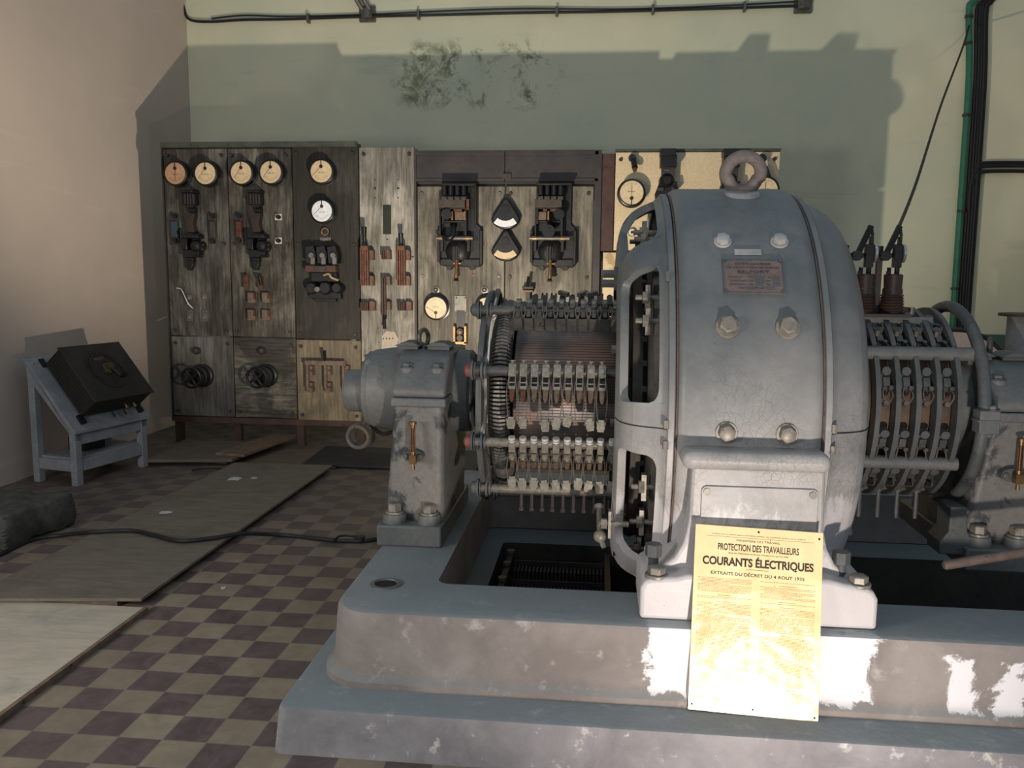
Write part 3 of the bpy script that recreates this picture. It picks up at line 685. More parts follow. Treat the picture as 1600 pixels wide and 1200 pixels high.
# joint line and small clamp bolts on the shields
q = BM(); tube(q, [(GX+a, AY-(r+.001)*math.cos(.0), AZ+.002) for a, r in full[:40]], .0022, 5); gobj('joint_line', q, M['ink'])
q = BM(); tube(q, [(GX-a, AY-(r+.001), AZ+.002) for a, r in full[:40]], .0022, 5); gobj('joint_line', q, M['ink'])
for s in (-1, 1):
    for dz in (.035, -.035):
        q = BM(); p = (GX+s*.27, AY-.842, AZ+dz); cyl(q, p, (p[0], p[1], p[2]-.028), .010, n=8); gobj('lug_bolt', q, M['bolt'])
q = BM(); a = math.radians(37); box(q, GX-.275, GX-.262, AY-.852*math.cos(a)-.004, AY-.83*math.cos(a), AZ+.85*math.sin(a)-.02, AZ+.85*math.sin(a)+.012); gobj('latch', q, M['paint_dark'])
# windings visible through the openings
q = BM()
for r, x, w in ((.585, -.355, .020), (.60, -.30, .022), (.68, -.285, .020)):
    lathe(q, [(x-w, r-w), (x-w*.9, r+w*.6), (x, r+w), (x+w*.9, r+w*.6), (x+w, r-w)], (GX, AY, AZ), 'X', 96, close_prof=True)
for k in range(40):
    a = 2*PI*k/40; lathe(q, [(-.369, .55), (-.369, .593), (-.345, .60), (-.322, .593), (-.322, .55)], (GX, AY, AZ), 'X', 1, a, a+.035, close_prof=True)
gobj('field_winding', q, M['wrap'])
q = BM(); lathe(q, [(-.36, .12), (-.36, .50), (-.3, .56), (.3, .56), (.36, .50), (.36, .12)], (GX, AY, AZ), 'X', 64); gobj('armature_core', q, M['blackiron'])
for k, a in enumerate((30, 38, 76, 68, -20, -34, -50, 110)):
    a = math.radians(a); q = BM(); y, z = AY-.70*math.cos(a), AZ+.70*math.sin(a)
    cyl(q, (GX-.37, y, z), (GX-.26, y, z), .010, n=8); cyl(q, (GX-.345, y, z), (GX-.325, y, z), .024, n=6); box(q, GX-.335, GX-.318, y-.01, y+.03, z-.05, z+.045)
    gobj('winding_terminal', q, M['clamp'])
for k in range(12):     # pole pieces inside
    a = math.radians(30*k+12); q = BM(); lathe(q, [(-.26, .60), (-.26, .74), (.26, .74), (.26, .60)], (GX, AY, AZ), 'X', 4, a, a+.22, close_prof=True); gobj('pole_piece', q, M['blackiron'])
# bolts of the band
def on_band(x, deg, off=0.): a = math.radians(deg); return Vector((x, AY-(.862+off)*math.cos(a), AZ+(.862+off)*math.sin(a))), Vector((0, -math.cos(a), math.sin(a)))
for deg, h, r in ((.2, .028, .028), (23.5, .034, .031), (46.8, .026, .024)):
    for x in (.424, .617):
        p, d = on_band(x, deg); q = BM(); hexbolt(q, p, d, r, h); gobj('casing_bolt', q, M['bolt'] if deg < 40 else M['paint_light'], bevel=.0015)
# lifting ring
p, d = on_band(.535, 72); q = BM(); c = Vector((.535, 3.385, 1.898))
pts = []
for k in range(36):
    a = 2*PI*k/36; rx, rz = .066, .062
    pts.append(c+Vector((rx*math.cos(a)*(1 if math.sin(a) > -.3 else .86), .018*math.sin(a)*-1, rz*math.sin(a))))
tube(q, pts, .024, 14, closed=True); cyl(q, (.535, 3.41, 1.80), (.535, 3.40, 1.842), .052, .046, n=24); ring = gobj('lifting_ring', q, worn('pale_rusted_ring', (116, 104, 98), (140, 128, 120), (98, 76, 66), 12, .7, 0, .3, .6), smooth=60, label='rusty brown lifting ring')
q = BM(); cyl(q, p-d*.02, p+d*.012, .075, .06, n=28); gobj('lifting_pad', q, M['paint_light'])
# nameplate
p, d = on_band(.5155, 36.1, .006); a = math.radians(36.1)
NM = Matrix.Translation(p) @ Matrix.Rotation(PI/2-a, 4, 'X')      # local x right, y up the casing, z out
NMl = Matrix.Translation(-origin_of(gen)) @ NM
np_mat = worn('pinkish_nameplate', (114, 98, 92), (132, 114, 106), (112, 104, 98), 20, .5, .1, .1, .66)
q = BM(); box(q, -.101, .101, -.071, .071, -.01, .0, NM); plate = gobj('nameplate', q, M['paint_dark'], bevel=.001, label='pinkish copper nameplate')
q = BM()
oct_ = [(-.094, -.052), (-.082, -.064), (.082, -.064), (.094, -.052), (.094, .052), (.082, .064), (-.082, .064), (-.094, .052)]
prism(q, oct_, -.001, .0012, 'XY', NM); gobj('engraved_field', q, np_mat, plate)
inkp = worn('engraved_lettering', (74, 58, 54), (84, 66, 60), None, 30, .7, 0, 0)
def nt(s, w, h, x, y): text_m('plate_lettering', s, inkp, w, Matrix.Translation(-origin_of(plate)) @ NM @ Matrix.Translation((x, y, .0022)), plate, h, .008)
nt('SOCIÉTÉ ALSACIENNE', .118, .011, 0, .050); nt('DE CONSTRUCTIONS MÉCANIQUES', .170, .011, 0, .034); nt('BELFORT', .105, .012, 0, .016)
nt('Dynamo', .044, .006, -.058, -.006); nt('Type', .016, .006, -.013, -.006); nt('No', .010, .006, .052, -.006)
nt('Courant Continu - Volts', .080, .006, -.040, -.021); nt('Amp', .014, .006, .046, -.021)
nt('Courant Continu - Kilow', .080, .006, -.040, -.035); nt('Exc', .012, .006, .046, -.035)
nt('Tours', .018, .006, -.040, -.050); nt('Poids', .026, .006, .018, -.050)
q = BM(); 
for x0, x1, y0, y1 in ((-.004, .034, -.012, 0), (.060, .084, -.012, 0), (.004, .032, -.028, -.014), (.060, .084, -.028, -.014), (.004, .032, -.042, -.030), (.060, .084, -.042, -.030), (-.028, .004, -.056, -.044), (.034, .064, -.056, -.044)):
    box(q, x0, x1, y0, y1, .001, .002, NM)
box(q, -.04, .04, .006, .0068, .001, .002, NM)
gobj('stamped_field', q, M['paint_dark'], plate)
q = BM()
for sx in (-1, 1):
    for sy in (-1, 1): c = NM @ Vector((sx*.093, sy*.063, -.001)); cyl(q, c, c+d*.004, .005, n=10)
gobj('rivet', q, M['steel'], plate)
p2, d2 = on_band(.505, 43.3, .002); q = BM(); box(q, -.045, .045, -.012, .012, -.006, .003, Matrix.Translation(p2) @ Matrix.Rotation(PI/2-math.radians(43.3), 4, 'X')); gobj('small_tab', q, M['paint_light'])
for sx in (-.04, .04): q = BM(); cyl(q, p2+Vector((sx, 0, 0))-d2*.005-Vector((0,0,.005)), p2+Vector((sx, 0, 0))+d2*.005-Vector((0,0,.005)), .004, n=8); gobj('tab_rivet', q, M['white'])
# lower front: lip, column, cover plate, feet
q = BM(); box(q, .276, .741, 2.692, 2.86, .893, .957); gobj('front_lip', q, bevel=.03, seg=4)
q = BM(); fil = [(0, .0), (.02, .05), (.05, .10), (.095, .135), (.15, .145)]
def flank(s):   # s=-1 left, 1 right : concave sweep from column to foot
    xs = .312 if s < 0 else .736
    P = [(xs, .90), (xs+s*.004, .70), (xs+s*.018, .635), (xs+s*.045, .585), (xs+s*.085, .552), (xs+s*.13, .540)]
    return P
L, R_ = flank(-1), flank(1)
poly = L+[(L[-1][0], .41)]+[(R_[-1][0], .41)]+R_[::-1]
prism(q, poly, 2.745, 3.02, 'XZ'); gobj('front_column', q, bevel=.012, seg=3)
q = BM(); poly = [(.154, .4), (.154, .505), (.166, .53), (.19, .538), (.27, .545), (.30, .555), (.745, .56), (.79, .548), (.86, .538), (.885, .525), (.899, .50), (.899, .4)]
prism(q, poly, 2.668, 2.97, 'XZ'); gobj('foot', q, bevel=.014, seg=3)
q = BM(); prism(q, rrect(.345, .715, .545, .834, .018), 2.738, 2.747, 'XZ'); cov = gobj('cover_plate', q, bevel=.002)
for x, z in ((.363, .815), (.697, .815)):
    q = BM(); cyl(q, (x, 2.7385, z), (x, 2.734, z), .012, n=20); sc = gobj('screw', q, M['steel'], cov)
# bolts on the foot
for x, y, tall in ((.199, 2.76, 1), (.803, 2.76, 1), (.207, 2.705, 0), (.845, 2.705, 0)):
    q = BM()
    if tall: cyl(q, (x, y, .53), (x, y, .585), .017, n=16); cyl(q, (x, y, .585), (x, y, .627), .029, n=6, phase=.2)
    else: hexbolt(q, (x, y, .537), (0, 0, 1), .030, .032)
    gobj('foot_bolt', q, M['paint_dark'] if tall else M['bolt'], bevel=.002)
# oiler lever on the commutator side
q = BM(); a = aty(936, 795, 3.1); c = aty(937, 838, 3.0); tube(q, [a, c], .010, 8); bmesh.ops.create_icosphere(q, subdivisions=2, radius=.024, matrix=Matrix.Translation(c)); cyl(q, aty(936, 790, 3.11), a, .018, n=10)
e = aty(952, 818, 3.02); tube(q, [e-Vector((.035, 0, 0)), e+Vector((.07, 0, 0))], .011, 8); cyl(q, e-Vector((.03, 0, 0)), e-Vector((.008, 0, 0)), .020, n=6)
box(q, e.x-.004, e.x+.006, e.y-.02, e.y+.02, e.z-.05, e.z+.05); tube(q, [c, c+Vector((.015, -.03, -.03))], .010, 6)
gobj('terminal_lug', q, M['clamp'])

# ================================================================== commutator and brush gear
com = thing('commutator', 'ribbed copper-brown commutator drum beside the left of the generator', 'commutator', (-.13, AY, AZ))
com.location = (-.13, AY, AZ)
q = BM(); lathe(q, [(-.205, .08), (-.205, .325), (-.20, .332), (.195, .332), (.205, .325), (.205, .08)], (-.13, AY, AZ), 'X', 96); obj('drum', q, M['commutator'], com)
q = BM()
for k in range(150):
    a = 2*PI*k/150
    lathe(q, [(-.286, .335), (-.29, .372), (-.275, .392), (-.25, .40), (-.228, .392), (-.215, .372), (-.212, .335)], (-.13, AY, AZ), 'X', 1, a, a+2*PI/150*.52, close_prof=True)
obj('riser_fins', q, worn('dusty_risers', (116, 112, 106), (150, 144, 134), None, 30, .5, .3, .1), com, smooth=20)
q = BM(); lathe(q, [(-.283, .1), (-.286, .36), (-.25, .382), (-.218, .36), (-.21, .1)], (-.13, AY, AZ), 'X', 64); obj('riser_core', q, M['blackiron'], com)
q = BM(); lathe(q, [(-.30, .1), (-.305, .33), (-.295, .335), (-.285, .33), (-.28, .1)], (-.13, AY, AZ), 'X', 48); obj('end_ring', q, M['frame'], com)

rock = thing('brush_gear', 'ring of brush rods and holders around the commutator', 'brush gear', (-.13, AY, .4))
ANG = [18+36*k for k in range(10) if k != 2]     # the rod straight above the axle is missing
SR = .452
q = BM(); lathe(q, [(-.468, .375), (-.468, .435), (-.456, .44), (-.446, .435), (-.446, .375)], (0, AY, AZ), 'X', 96, close_prof=True); obj('rocker_ring', q, M['paint_dark'], rock)
q = BM()
for k in range(97):
    pass
pts = [(-.437+.003*math.sin(5*a), AY-(.415+.02*math.cos(10*a+PI))*math.cos(a), AZ+(.415+.02*math.cos(10*a+PI))*math.sin(a)) for a in [2*PI*k/120 for k in range(120)]]
tube(q, pts, .013, 8, closed=True); obj('cable_ring', q, M['steel'], rock)
q = BM(); pts = [(-.425, AY-.43*math.cos(a), AZ+.43*math.sin(a)) for a in [math.radians(20+4*k) for k in range(14)]]; tube(q, smooth_pts(pts, 2), .004, 6); obj('loose_wire', q, M['white'], rock)
def polar(r, deg): a = math.radians(deg); return AY-r*math.cos(a), AZ+r*math.sin(a)
for i, an in enumerate(ANG):
    y, z = polar(SR, an)
    q = BM(); cyl(q, (-.49, y, z), (.085, y, z), .0185, n=20); rod = obj('brush_rod', q, M['clamp'] if an in (18+324, 18+288) else M['steel'], rock)
    q = BM()
    for x0, x1, r in ((-.484, -.476, .038), (-.472, -.468, .034), (-.446, -.438, .036), (-.434, -.426, .030)): cyl(q, (x0, y, z), (x1, y, z), r, n=24)
    obj('insulating_washer', q, M['paint_dark'], rod)
    q = BM(); cyl(q, (-.505, y, z), (-.484, y, z), .024, .030, n=20); cyl(q, (-.513, y, z), (-.505, y, z), .012, .024, n=20)
    obj('rod_end', q, M['red'] if an in (18, 342) else M['paint_dark'], rod, 'faded red rod end' if an in (18, 342) else None)
    yy, zz = polar(SR, an+18); y1, z1 = polar(.43, an+18)
PITCHX = .0427
def HM(x, an, SR=SR):   # local u along axle, v up round the drum, w outward
    a = math.radians(an); er = Vector((0, -math.cos(a), math.sin(a))); et = Vector((0, math.sin(a), math.cos(a)))
    o = Vector((x, AY, AZ))+er*SR
    return Matrix(((1, et.x, er.x, o.x), (0, et.y, er.y, o.y), (0, et.z, er.z, o.z), (0, 0, 0, 1)))
LOOSE2 = {0: .0, 1: .03, 3: -.02, 4: .01, 5: .0, 7: -.02, 8: .02}
def holder(x, an, row, i):
    m_ = HM(x, an); rnd = random.Random(row*100+i)
    q = BM()
    if row == 0:      # front row: square clamp with a slotted screw
        box(q, -.0145, .0145, -.026, .022, -.012, .032, m_); box(q, -.012, .012, .022, .027, .0, .028, m_)
        h = obj('brush_holder', q, M['clamp'], rock, bevel=.0015)
        q = BM(); cyl(q, m_ @ Vector((0, 0, .032)), m_ @ Vector((0, 0, .036)), .010, n=14); cyl(q, m_ @ Vector((0, .024, .014)), m_ @ Vector((0, .037, .014)), .007, n=10); cyl(q, m_ @ Vector((0, .034, .014)), m_ @ Vector((0, .039, .014)), .011, n=12)
        obj('clamp_screw', q, M['bolt'], h)
        q = BM(); s = rnd.uniform(-.3, .3); rm = m_ @ Matrix.Rotation(s, 4, 'Z')
        box(q, -.008, .008, .0325, .0335, .036, .037) if 0 else None
        for sx in (-.0135, .0105): box(q, sx, sx+.003, -.072, -.024, -.05, .024, m_)
        box(q, -.012, .012, -.074, -.062, -.045, .026, m_); box(q, -.012, .012, -.05, -.046, .0, .022, m_)
        obj('spring_frame', q, M['clamp'], h)
        q = BM(); box(q, -.010, .010, -.062, -.03, -.06, .010, m_); obj('spring_box', q, M['black'], h)
        q = BM(); prism(q, [(-.011, -.07), (.011, -.07), (.008, -.108), (.003, -.122), (-.003, -.122), (-.008, -.108)], .002, .016, 'XY', m_); box(q, -.01, .01, -.1, -.06, -.115, .002, m_)
        obj('carbon_brush', q, M['carbon'] if i > 1 else M['copper'], h)
        drop = LOOSE2.get(i)
    elif row == 1:    # lower row: white capped screws, wires to hanging brushes
        box(q, -.013, .013, -.028, .012, -.014, .028, m_)
        h = obj('brush_holder', q, M['clamp'], rock, bevel=.0015)
        q = BM(); cyl(q, m_ @ Vector((0, .014, .016)), m_ @ Vector((0, .021, .016)), .0135, n=18); cyl(q, m_ @ Vector((0, .024, .016)), m_ @ Vector((0, .034, .016)), .0135, n=18); cyl(q, m_ @ Vector((0, .0, .016)), m_ @ Vector((0, .03, .016)), .009, n=12)
        obj('insulating_cap', q, M['white'], h)
        q = BM(); box(q, -.014, .014, -.05, -.046, .0, .032, m_); box(q, -.010, .010, -.046, -.03, .010, .034, m_)
        for sx in (-.013, .010): box(q, sx, sx+.003, -.07, -.024, -.05, .02, m_)
        cyl(q, m_ @ Vector((0, -.055, .02)), m_ @ Vector((0, -.055, .03)), .007, n=12); cyl(q, m_ @ Vector((0, -.038, .03)), m_ @ Vector((0, -.038, .036)), .007, n=12)
        obj('spring_frame', q, M['clamp'], h)
        q = BM(); box(q, -.010, .010, -.066, -.024, -.06, .012, m_); obj('spring_box', q, M['black'], h)
        q = BM(); box(q, -.008, .008, -.105, -.055, -.008, .012, m_); box(q, -.010, .010, -.078, -.075, -.01, .016, m_); box(q, -.01, .01, -.1, -.06, -.115, -.01, m_)
        obj('carbon_brush', q, M['carbon'], h)
        drop = .0
    else:             # upper rows: tall flat springs with tangled wires
        box(q, -.011, .011, -.012, .034, -.010, .034, m_); cyl(q, m_ @ Vector((0, .034, .012)), m_ @ Vector((0, .05, .012)), .008, n=10)
        h = obj('brush_holder', q, M['steel'], rock, bevel=.0015)
        q = BM(); cyl(q, m_ @ Vector((0, .014, .022)), m_ @ Vector((0, .014, .036)), .010, n=12); obj('clamp_screw', q, M['bolt'], h)
        q = BM(); box(q, -.0075, .0075, -.062, .012, .018, .022, m_); box(q, -.011, .011, -.03, -.024, .018, .026, m_); obj('spring_strip', q, M['steel'], h)
        q = BM()
        for sx in (-.019, .017): box(q, sx, sx+.002, -.066, -.030, -.05, .012, m_)
        box(q, -.019, .019, -.066, -.063, -.05, .012, m_); box(q, -.019, .019, -.034, -.031, -.05, .012, m_); obj('brush_box', q, M['steel'], h)
        if i in (0, 2, 9): q = BM(); box(q, -.014, .014, -.062, -.038, -.05, .014, m_); obj('carbon_brush', q, M['carbon'], h)
        drop = None
    # pigtail wires
    q = BM(); wy = m_.to_3x3() @ Vector((0, 0, 1))
    for sx in (-1, 1):
        if row == 2:
            pl = [m_ @ Vector((sx*.010, .0, .02)), m_ @ Vector((sx*(.017+rnd.uniform(0, .006)), -.015, .035+rnd.uniform(0, .01))), m_ @ Vector((sx*.013, -.04, .03+rnd.uniform(0, .01))), m_ @ Vector((sx*(.018), -.06, .01))]
        else:
            a = m_ @ Vector((sx*.012, -.03, .018)); bb = m_ @ Vector((sx*.018, -.065, .026))
            end = Vector((x+sx*(.012), bb.y-.004, AZ+(.008 if row == 0 else -.335)+(drop or 0)+.02)); md = (bb+end)/2+Vector((sx*rnd.uniform(.0, .006), -.004, 0))
            if row == 1: end.y = bb.y-.002; end.z = a.z-.115+.01*rnd.uniform(-1, 1)
            else: end.z = a.z-.155+.012*rnd.uniform(-1, 1)
            md = (bb+end)/2+Vector((sx*rnd.uniform(.001, .006), -.003, 0)); pl = [a, bb, md, end]
        tube(q, smooth_pts(pl, 4), .0019, 5)
    obj('brush_wire', q, M['wire'], h)
    if drop is not None:
        c = pl[-1].copy(); c.x = x+rnd.uniform(-.002, .002); c.z -= .012; c.y -= .002
        mm = Matrix.Translation(c) @ Matrix.Rotation(rnd.uniform(-.18, .18), 4, 'Y') @ Matrix.Rotation(rnd.uniform(-.25, .1), 4, 'X')
        q = BM(); cbox(q, (0, 0, 0), (.032, .018, .028), mm); cbox(q, (0, .001, -.018), (.026, .012, .010), mm)
        for sx in (-1, 1): cbox(q, (sx*.0165, -.002, .012), (.003, .02, .014), mm)
        cbox(q, (0, -.006, .018), (.024, .004, .012), mm); lb = obj('hanging_brush', q, M['clamp'], h, bevel=.001)
for i in range(9): holder(-.323+PITCHX*i, 18, 0, i)
for i in range(10): holder(-.323+PITCHX*i, -18, 1, i)
for i in range(10): holder(-.318+PITCHX*i, 54, 2, i)
for i in range(9):        # the row behind the top, seen above it
    m_ = HM(-.30+PITCHX*i*1.02, 126) @ Matrix.Rotation(math.radians(-36), 4, 'X') @ Matrix.Translation((0, .0, .066)); q = BM(); rn = random.Random(i+50)
    box(q, -.014, .014, -.02, .02, -.09, .025, m_)
    h = obj('brush_holder', q, M['frame'], rock, bevel=.002)
    q = BM()
    if i in (1, 2, 5, 6, 7):
        lathe(q, [(-.014, .006), (-.014, .021), (-.009, .024), (-.006, .021), (-.006, .012), (.006, .012), (.006, .021), (.009, .024), (.014, .021), (.014, .006)], (0, 0, 0), 'X', 20); bmesh.ops.transform(q, matrix=m_ @ Matrix.Translation((0, .0, .044)), verts=q.verts[:]); obj('spring_drum', q, M['black'], h)
    else: cyl(q, m_ @ Vector((0, 0, .02)), m_ @ Vector((0, 0, .055)), .009, n=10); cyl(q, m_ @ Vector((0, 0, .055)), m_ @ Vector((0, 0, .066)), .012, n=8); obj('clamp_screw', q, M['frame'], h)
    if i in (3, 5, 6):
        mm = m_ @ Matrix.Translation((.004, -.03, .02)) @ Matrix.Rotation((.7, -.9, -.6)[(3, 5, 6).index(i)], 4, 'Y'); q = BM(); cbox(q, (0, 0, 0), (.058, .020, .020), mm); obj('hanging_brush', q, M['clamp'], h, bevel=.001)
# rocker end posts at the generator side
q = BM()
for an in (18, 34, -8, -27, -37):
    y, z = polar(.40 if an != 18 else .452, an); cyl(q, (.052, y, z), (.078, y, z), .017, n=6)
obj('rod_nut', q, M['clamp'], rock)
q = BM(); lathe(q, [(.078, .36), (.078, .49), (.09, .49), (.09, .36)], (0, AY, AZ), 'X', 72, close_prof=True); obj('rear_ring', q, M['paint_dark'], rock)
q = BM()
for i in range(9): x = -.30+PITCHX*i; y, z = polar(.452, -54); cyl(q, (x, y, z-.015), (x, y, z-.075), .0075, n=8); cyl(q, (x, y, z-.075), (x, y, z-.09), .011, n=8)
obj('lower_clamp_screws', q, M['frame'], rock)
# side terminals between the brush gear and the generator top (seen against the pale panel)
q = BM()
for px, py in ((948, 428), (948, 443)): p = aty(px, py, 3.35); cyl(q, p-Vector((.02, 0, 0)), p+Vector((.03, 0, 0)), .018, n=6); cyl(q, p+Vector((.028, 0, 0)), p+Vector((.04, 0, 0)), .028, n=16)
obj('side_terminal', q, M['paint_dark'], rock)

# ------------------------------------------------------------------ slip-ring side on the right
rg = thing('slip_ring_gear', 'curved guard bars and brush holders around the brown rotor right of the generator', 'brush gear', (1.2, AY, .4))
RX = [1.05, 1.122, 1.195, 1.268, 1.342]; RG = .375
for i, x in enumerate(RX):
    q = BM(); lathe(q, [(x-.009, .335), (x-.009, .39), (x+.009, .39), (x+.009, .335)], (0, AY, AZ), 'X', 80, close_prof=True); obj('guard_ring', q, M['paint_dark'], rg)
q = BM(); tube(q, [(1.425, AY-.395*math.cos(a), AZ+.395*math.sin(a)) for a in [2*PI*k/72 for k in range(72)]], .023, 12, closed=True); gr = obj('outer_ring_tube', q, M['paint_dark'], rg)
q = BM(); box(q, 1.395, 1.465, AY-.435, AY-.37, AZ-.055, AZ+.03); box(q, 1.388, 1.472, AY-.44, AY-.375, AZ-.012, AZ-.004); hexbolt(q, (1.445, AY-.41, AZ+.03), (0, 0, 1), .016, .018); hexbolt(q, (1.44, AY-.41, AZ-.055), (0, 0, -1), .014, .016); obj('ring_clamp', q, M['paint'], rg, bevel=.003)
q = BM(); prism(q, [(1.36, -.36+AZ), (1.42, -.36+AZ), (1.43, AZ-.46), (1.47, AZ-.50), (1.47, AZ-.55), (1.33, AZ-.55), (1.33, AZ-.50), (1.36, AZ-.46)], AY-.33, AY-.2, 'XZ'); obj('ring_foot', q, M['paint_dark'], rg, bevel=.006)
for an in (37, -31, 143, 211):
    y, z = polar(.375, an); q = BM(); cyl(q, (.96, y, z), (1.425 if an > 0 else 1.37, y, z), .026, n=20); obj('tie_rod', q, M['paint'], rg)
q = BM(); lathe(q, [(.93, .08), (.93, .31), (1.38, .31), (1.38, .08)], (0, AY, AZ), 'X', 72); obj('rotor_drum', q, worn('brown_rotor', (92, 74, 58), (118, 94, 74), (60, 54, 50), 6, .5, .2, .2), rg)
for i in range(4):
    x = (RX[i]+RX[i+1])/2
    for an in (66, 50, 20, -17, -44):
        m_ = HM(x, an, .365); rn = random.Random(int(an*7+i)); q = BM()
        box(q, -.018, .018, -.03, .03, -.06, -.01, m_); cyl(q, m_ @ Vector((0, .035, -.02)), m_ @ Vector((0, .035, .012)), .017, n=16); h = obj('brush_holder', q, M['paint_dark'], rg, bevel=.002)
        q = BM(); box(q, -.012, .012, -.022, .012, -.01, .004, m_); cyl(q, m_ @ Vector((.014, -.03, -.01)), m_ @ Vector((.014, -.03, .01)), .009, n=8); obj('clamp_screw', q, M['steel'], h)
        q = BM()
        for sx in (-1, 1): tube(q, smooth_pts([m_ @ Vector((sx*.012, -.03, .0)), m_ @ Vector((sx*.018, -.06, .012)), m_ @ Vector((sx*.006, -.09, -.005))], 4), .003, 5)
        cyl(q, m_ @ Vector((-.008, -.09, -.01)), m_ @ Vector((-.008, -.09, .012)), .010, n=8); obj('brush_wire', q, M['wire'], h)
    y, z = polar(.36, -60); q = BM(); cyl(q, (x-.02, y, z), (x-.02, y, z-.14), .008, n=8); cyl(q, (x-.02, y, z-.03), (x-.02, y, z-.01), .016, n=8); obj('hanging_stud', q, M['paint_dark'], rg)

# terminal switch with ribbed insulators above
ts = thing('terminal_switch', 'dark switch with two ribbed brown insulators standing on the right brush gear', 'switch', (1.1, 3.5, 1.38))
q = BM(); a, c = aty(1335, 489, 3.5), aty(1418, 487, 3.5); box(q, a.x, c.x, 3.44, 3.58, a.z-.012, a.z); obj('mounting_plate', q, M['frame'], ts, bevel=.002)
q = BM(); box(q, 1.04, 1.3, 3.47, 3.55, 1.30, a.z-.012); obj('support', q, M['paint_dark'], ts)
zt = a.z
insm = worn('brown_insulator', (48, 36, 32), (66, 50, 44), None, 20, .3, 0, .1)
for px in (1350, 1394):
    x = aty(px, 460, 3.5).x; prof = [(0, .035), (.0, .048)]
    for k in range(7): prof += [(.006+.011*k, .050-.001*k), (.010+.011*k, .044-.001*k)]
    prof += [(.095, .038), (.10, .034), (.15, .036), (.155, .030), (.155, .001)]
    q = BM(); lathe(q, prof, (x, 3.5, zt), 'Z', 28); ins = obj('insulator', q, insm, ts)
    q = BM(); cyl(q, (x-.018, 3.5, zt+.155), (x-.018, 3.5, zt+.18), .008, n=8); cyl(q, (x+.012, 3.5, zt+.155), (x+.012, 3.5, zt+.185), .010, n=8); cyl(q, (x-.03, 3.47, zt+.155), (x-.03, 3.47, zt+.165), .008, n=8); obj('stud', q, M['blackiron'], ins)
    q = BM(); box(q, x-.006, x+.024, 3.485, 3.515, zt+.18, zt+.27); box(q, x+.008, x+.022, 3.49, 3.51, zt+.27, zt+.30); obj('contact_post', q, M['blackiron'], ins, bevel=.002)
    q = BM(); cyl(q, (x+.024, 3.5, zt+.235), (x+.034, 3.5, zt+.235), .036, n=28); obj('contact_disc', q, worn('polished_disc', (190, 190, 186), (210, 208, 200), None, 20, .2, .8, 0), ins)
    q = BM(); a, c = Vector((x-.042, 3.48, zt+.225)), Vector((x+.005, 3.48, zt+.34)); tube(q, [a, c], .012, 6); cyl(q, a-Vector((0, .015, 0)), a+Vector((0, .015, 0)), .02, n=12); tube(q, [c, c+Vector((.008, 0, -.04))], .006, 6); obj('switch_blade', q, M['blackiron'], ins)
q = BM(); a = aty(1322, 399, 3.52); c = aty(1396, 399, 3.52); tube(q, [a, c], .009, 8); cyl(q, a-Vector((.0, 0, .03)), a+Vector((.0, 0, .04)), .010, n=8); obj('cross_bar', q, M['blackiron'], ts)
q = BM(); a = aty(1371, 487, 3.5); c = aty(1371, 384, 3.5); box(q, a.x-.011, a.x+.011, 3.51, 3.53, zt, c.z); obj('post', q, M['frame'], ts, bevel=.002)
q = BM(); a = aty(1424, 492, 3.5); tube(q, smooth_pts([a+Vector((.02, 0, -.05)), a+Vector((.005, 0, 0)), a+Vector((-.02, 0, .0)), a+Vector((-.03, 0, -.02))], 4), .007, 6); cyl(q, a, a+Vector((0, 0, .03)), .012, n=8); obj('terminal', q, M['steel'], ts)

# rod reaching in from the right, wheel and pillar beyond the right bearing
q = BM(); a = aty(1477, 883, 2.95); c = a+Vector((.95, .12, .16)); cyl(q, a, c, .0165, n=16); cyl(q, a-(c-a).normalized()*.006, a, .012, .0165, n=16); tag(obj('control_rod', q, M['rust'], origin=a), 'rusty round rod reaching in from the right edge over the pit', 'rod')
t = thing('pit_beam', 'pale beam slanting through the dark pit behind the generator foot', 'beam', (1.2, 4.2, .02))
q = BM(); tube(q, [(1.05, 4.3, .05), (1.28, 3.1, .10)], .045, 4); obj('beam', q, M['pit'], t)
p = aty(1505, 600, 6.2); t = thing('instrument_wheel', 'large round pale disc with a dark rim standing behind the right bearing', 'disc', (2.62, 6.2, 0))
q = BM(); c = Vector((2.47, 6.2, .74)); cyl(q, c+Vector((0, -.02, 0)), c+Vector((0, .0, 0)), .40, n=64); obj('disc', q, worn('pinkish_disc', (222, 196, 176), (232, 208, 188), (196, 160, 140), 5, .6), t)
q = BM(); tube(q, [c+Vector((.41*math.cos(a_), -.01, .41*math.sin(a_))) for a_ in [2*PI*k/64 for k in range(64)]], .018, 8, closed=True); obj('rim', q, M['frame'], t)
q = BM(); box(q, c.x-.2, c.x-.12, 6.22, 6.3, 0, .7); box(q, c.x+.12, c.x+.2, 6.22, 6.3, 0, .7); obj('support', q, M['frame'], t)
t = thing('pillar', 'grey round-topped pillar cut by the right edge, near the back wall', 'pillar', (3.0, 6.4, 0))
c = aty(1612, 490, 6.4); q = BM(); cyl(q, (c.x, 6.4, 0), (c.x, 6.4, c.z-.02), .15, n=32); obj('column', q, M['stand'], t); q = BM(); cyl(q, (c.x, 6.4, c.z-.02), (c.x, 6.4, c.z), .21, n=40); obj('cap_plate', q, M['frame'], t)
q = BM(); box(q, 2.62, 4.3, 8.35, 8.4, 0, .98); struct(obj('shaded_wall_sheet', q, worn('shaded_wall_green', (78, 104, 94), (88, 112, 100), None, 3, .8)))  # added sheet, its dark green painting in the shaded lower wall

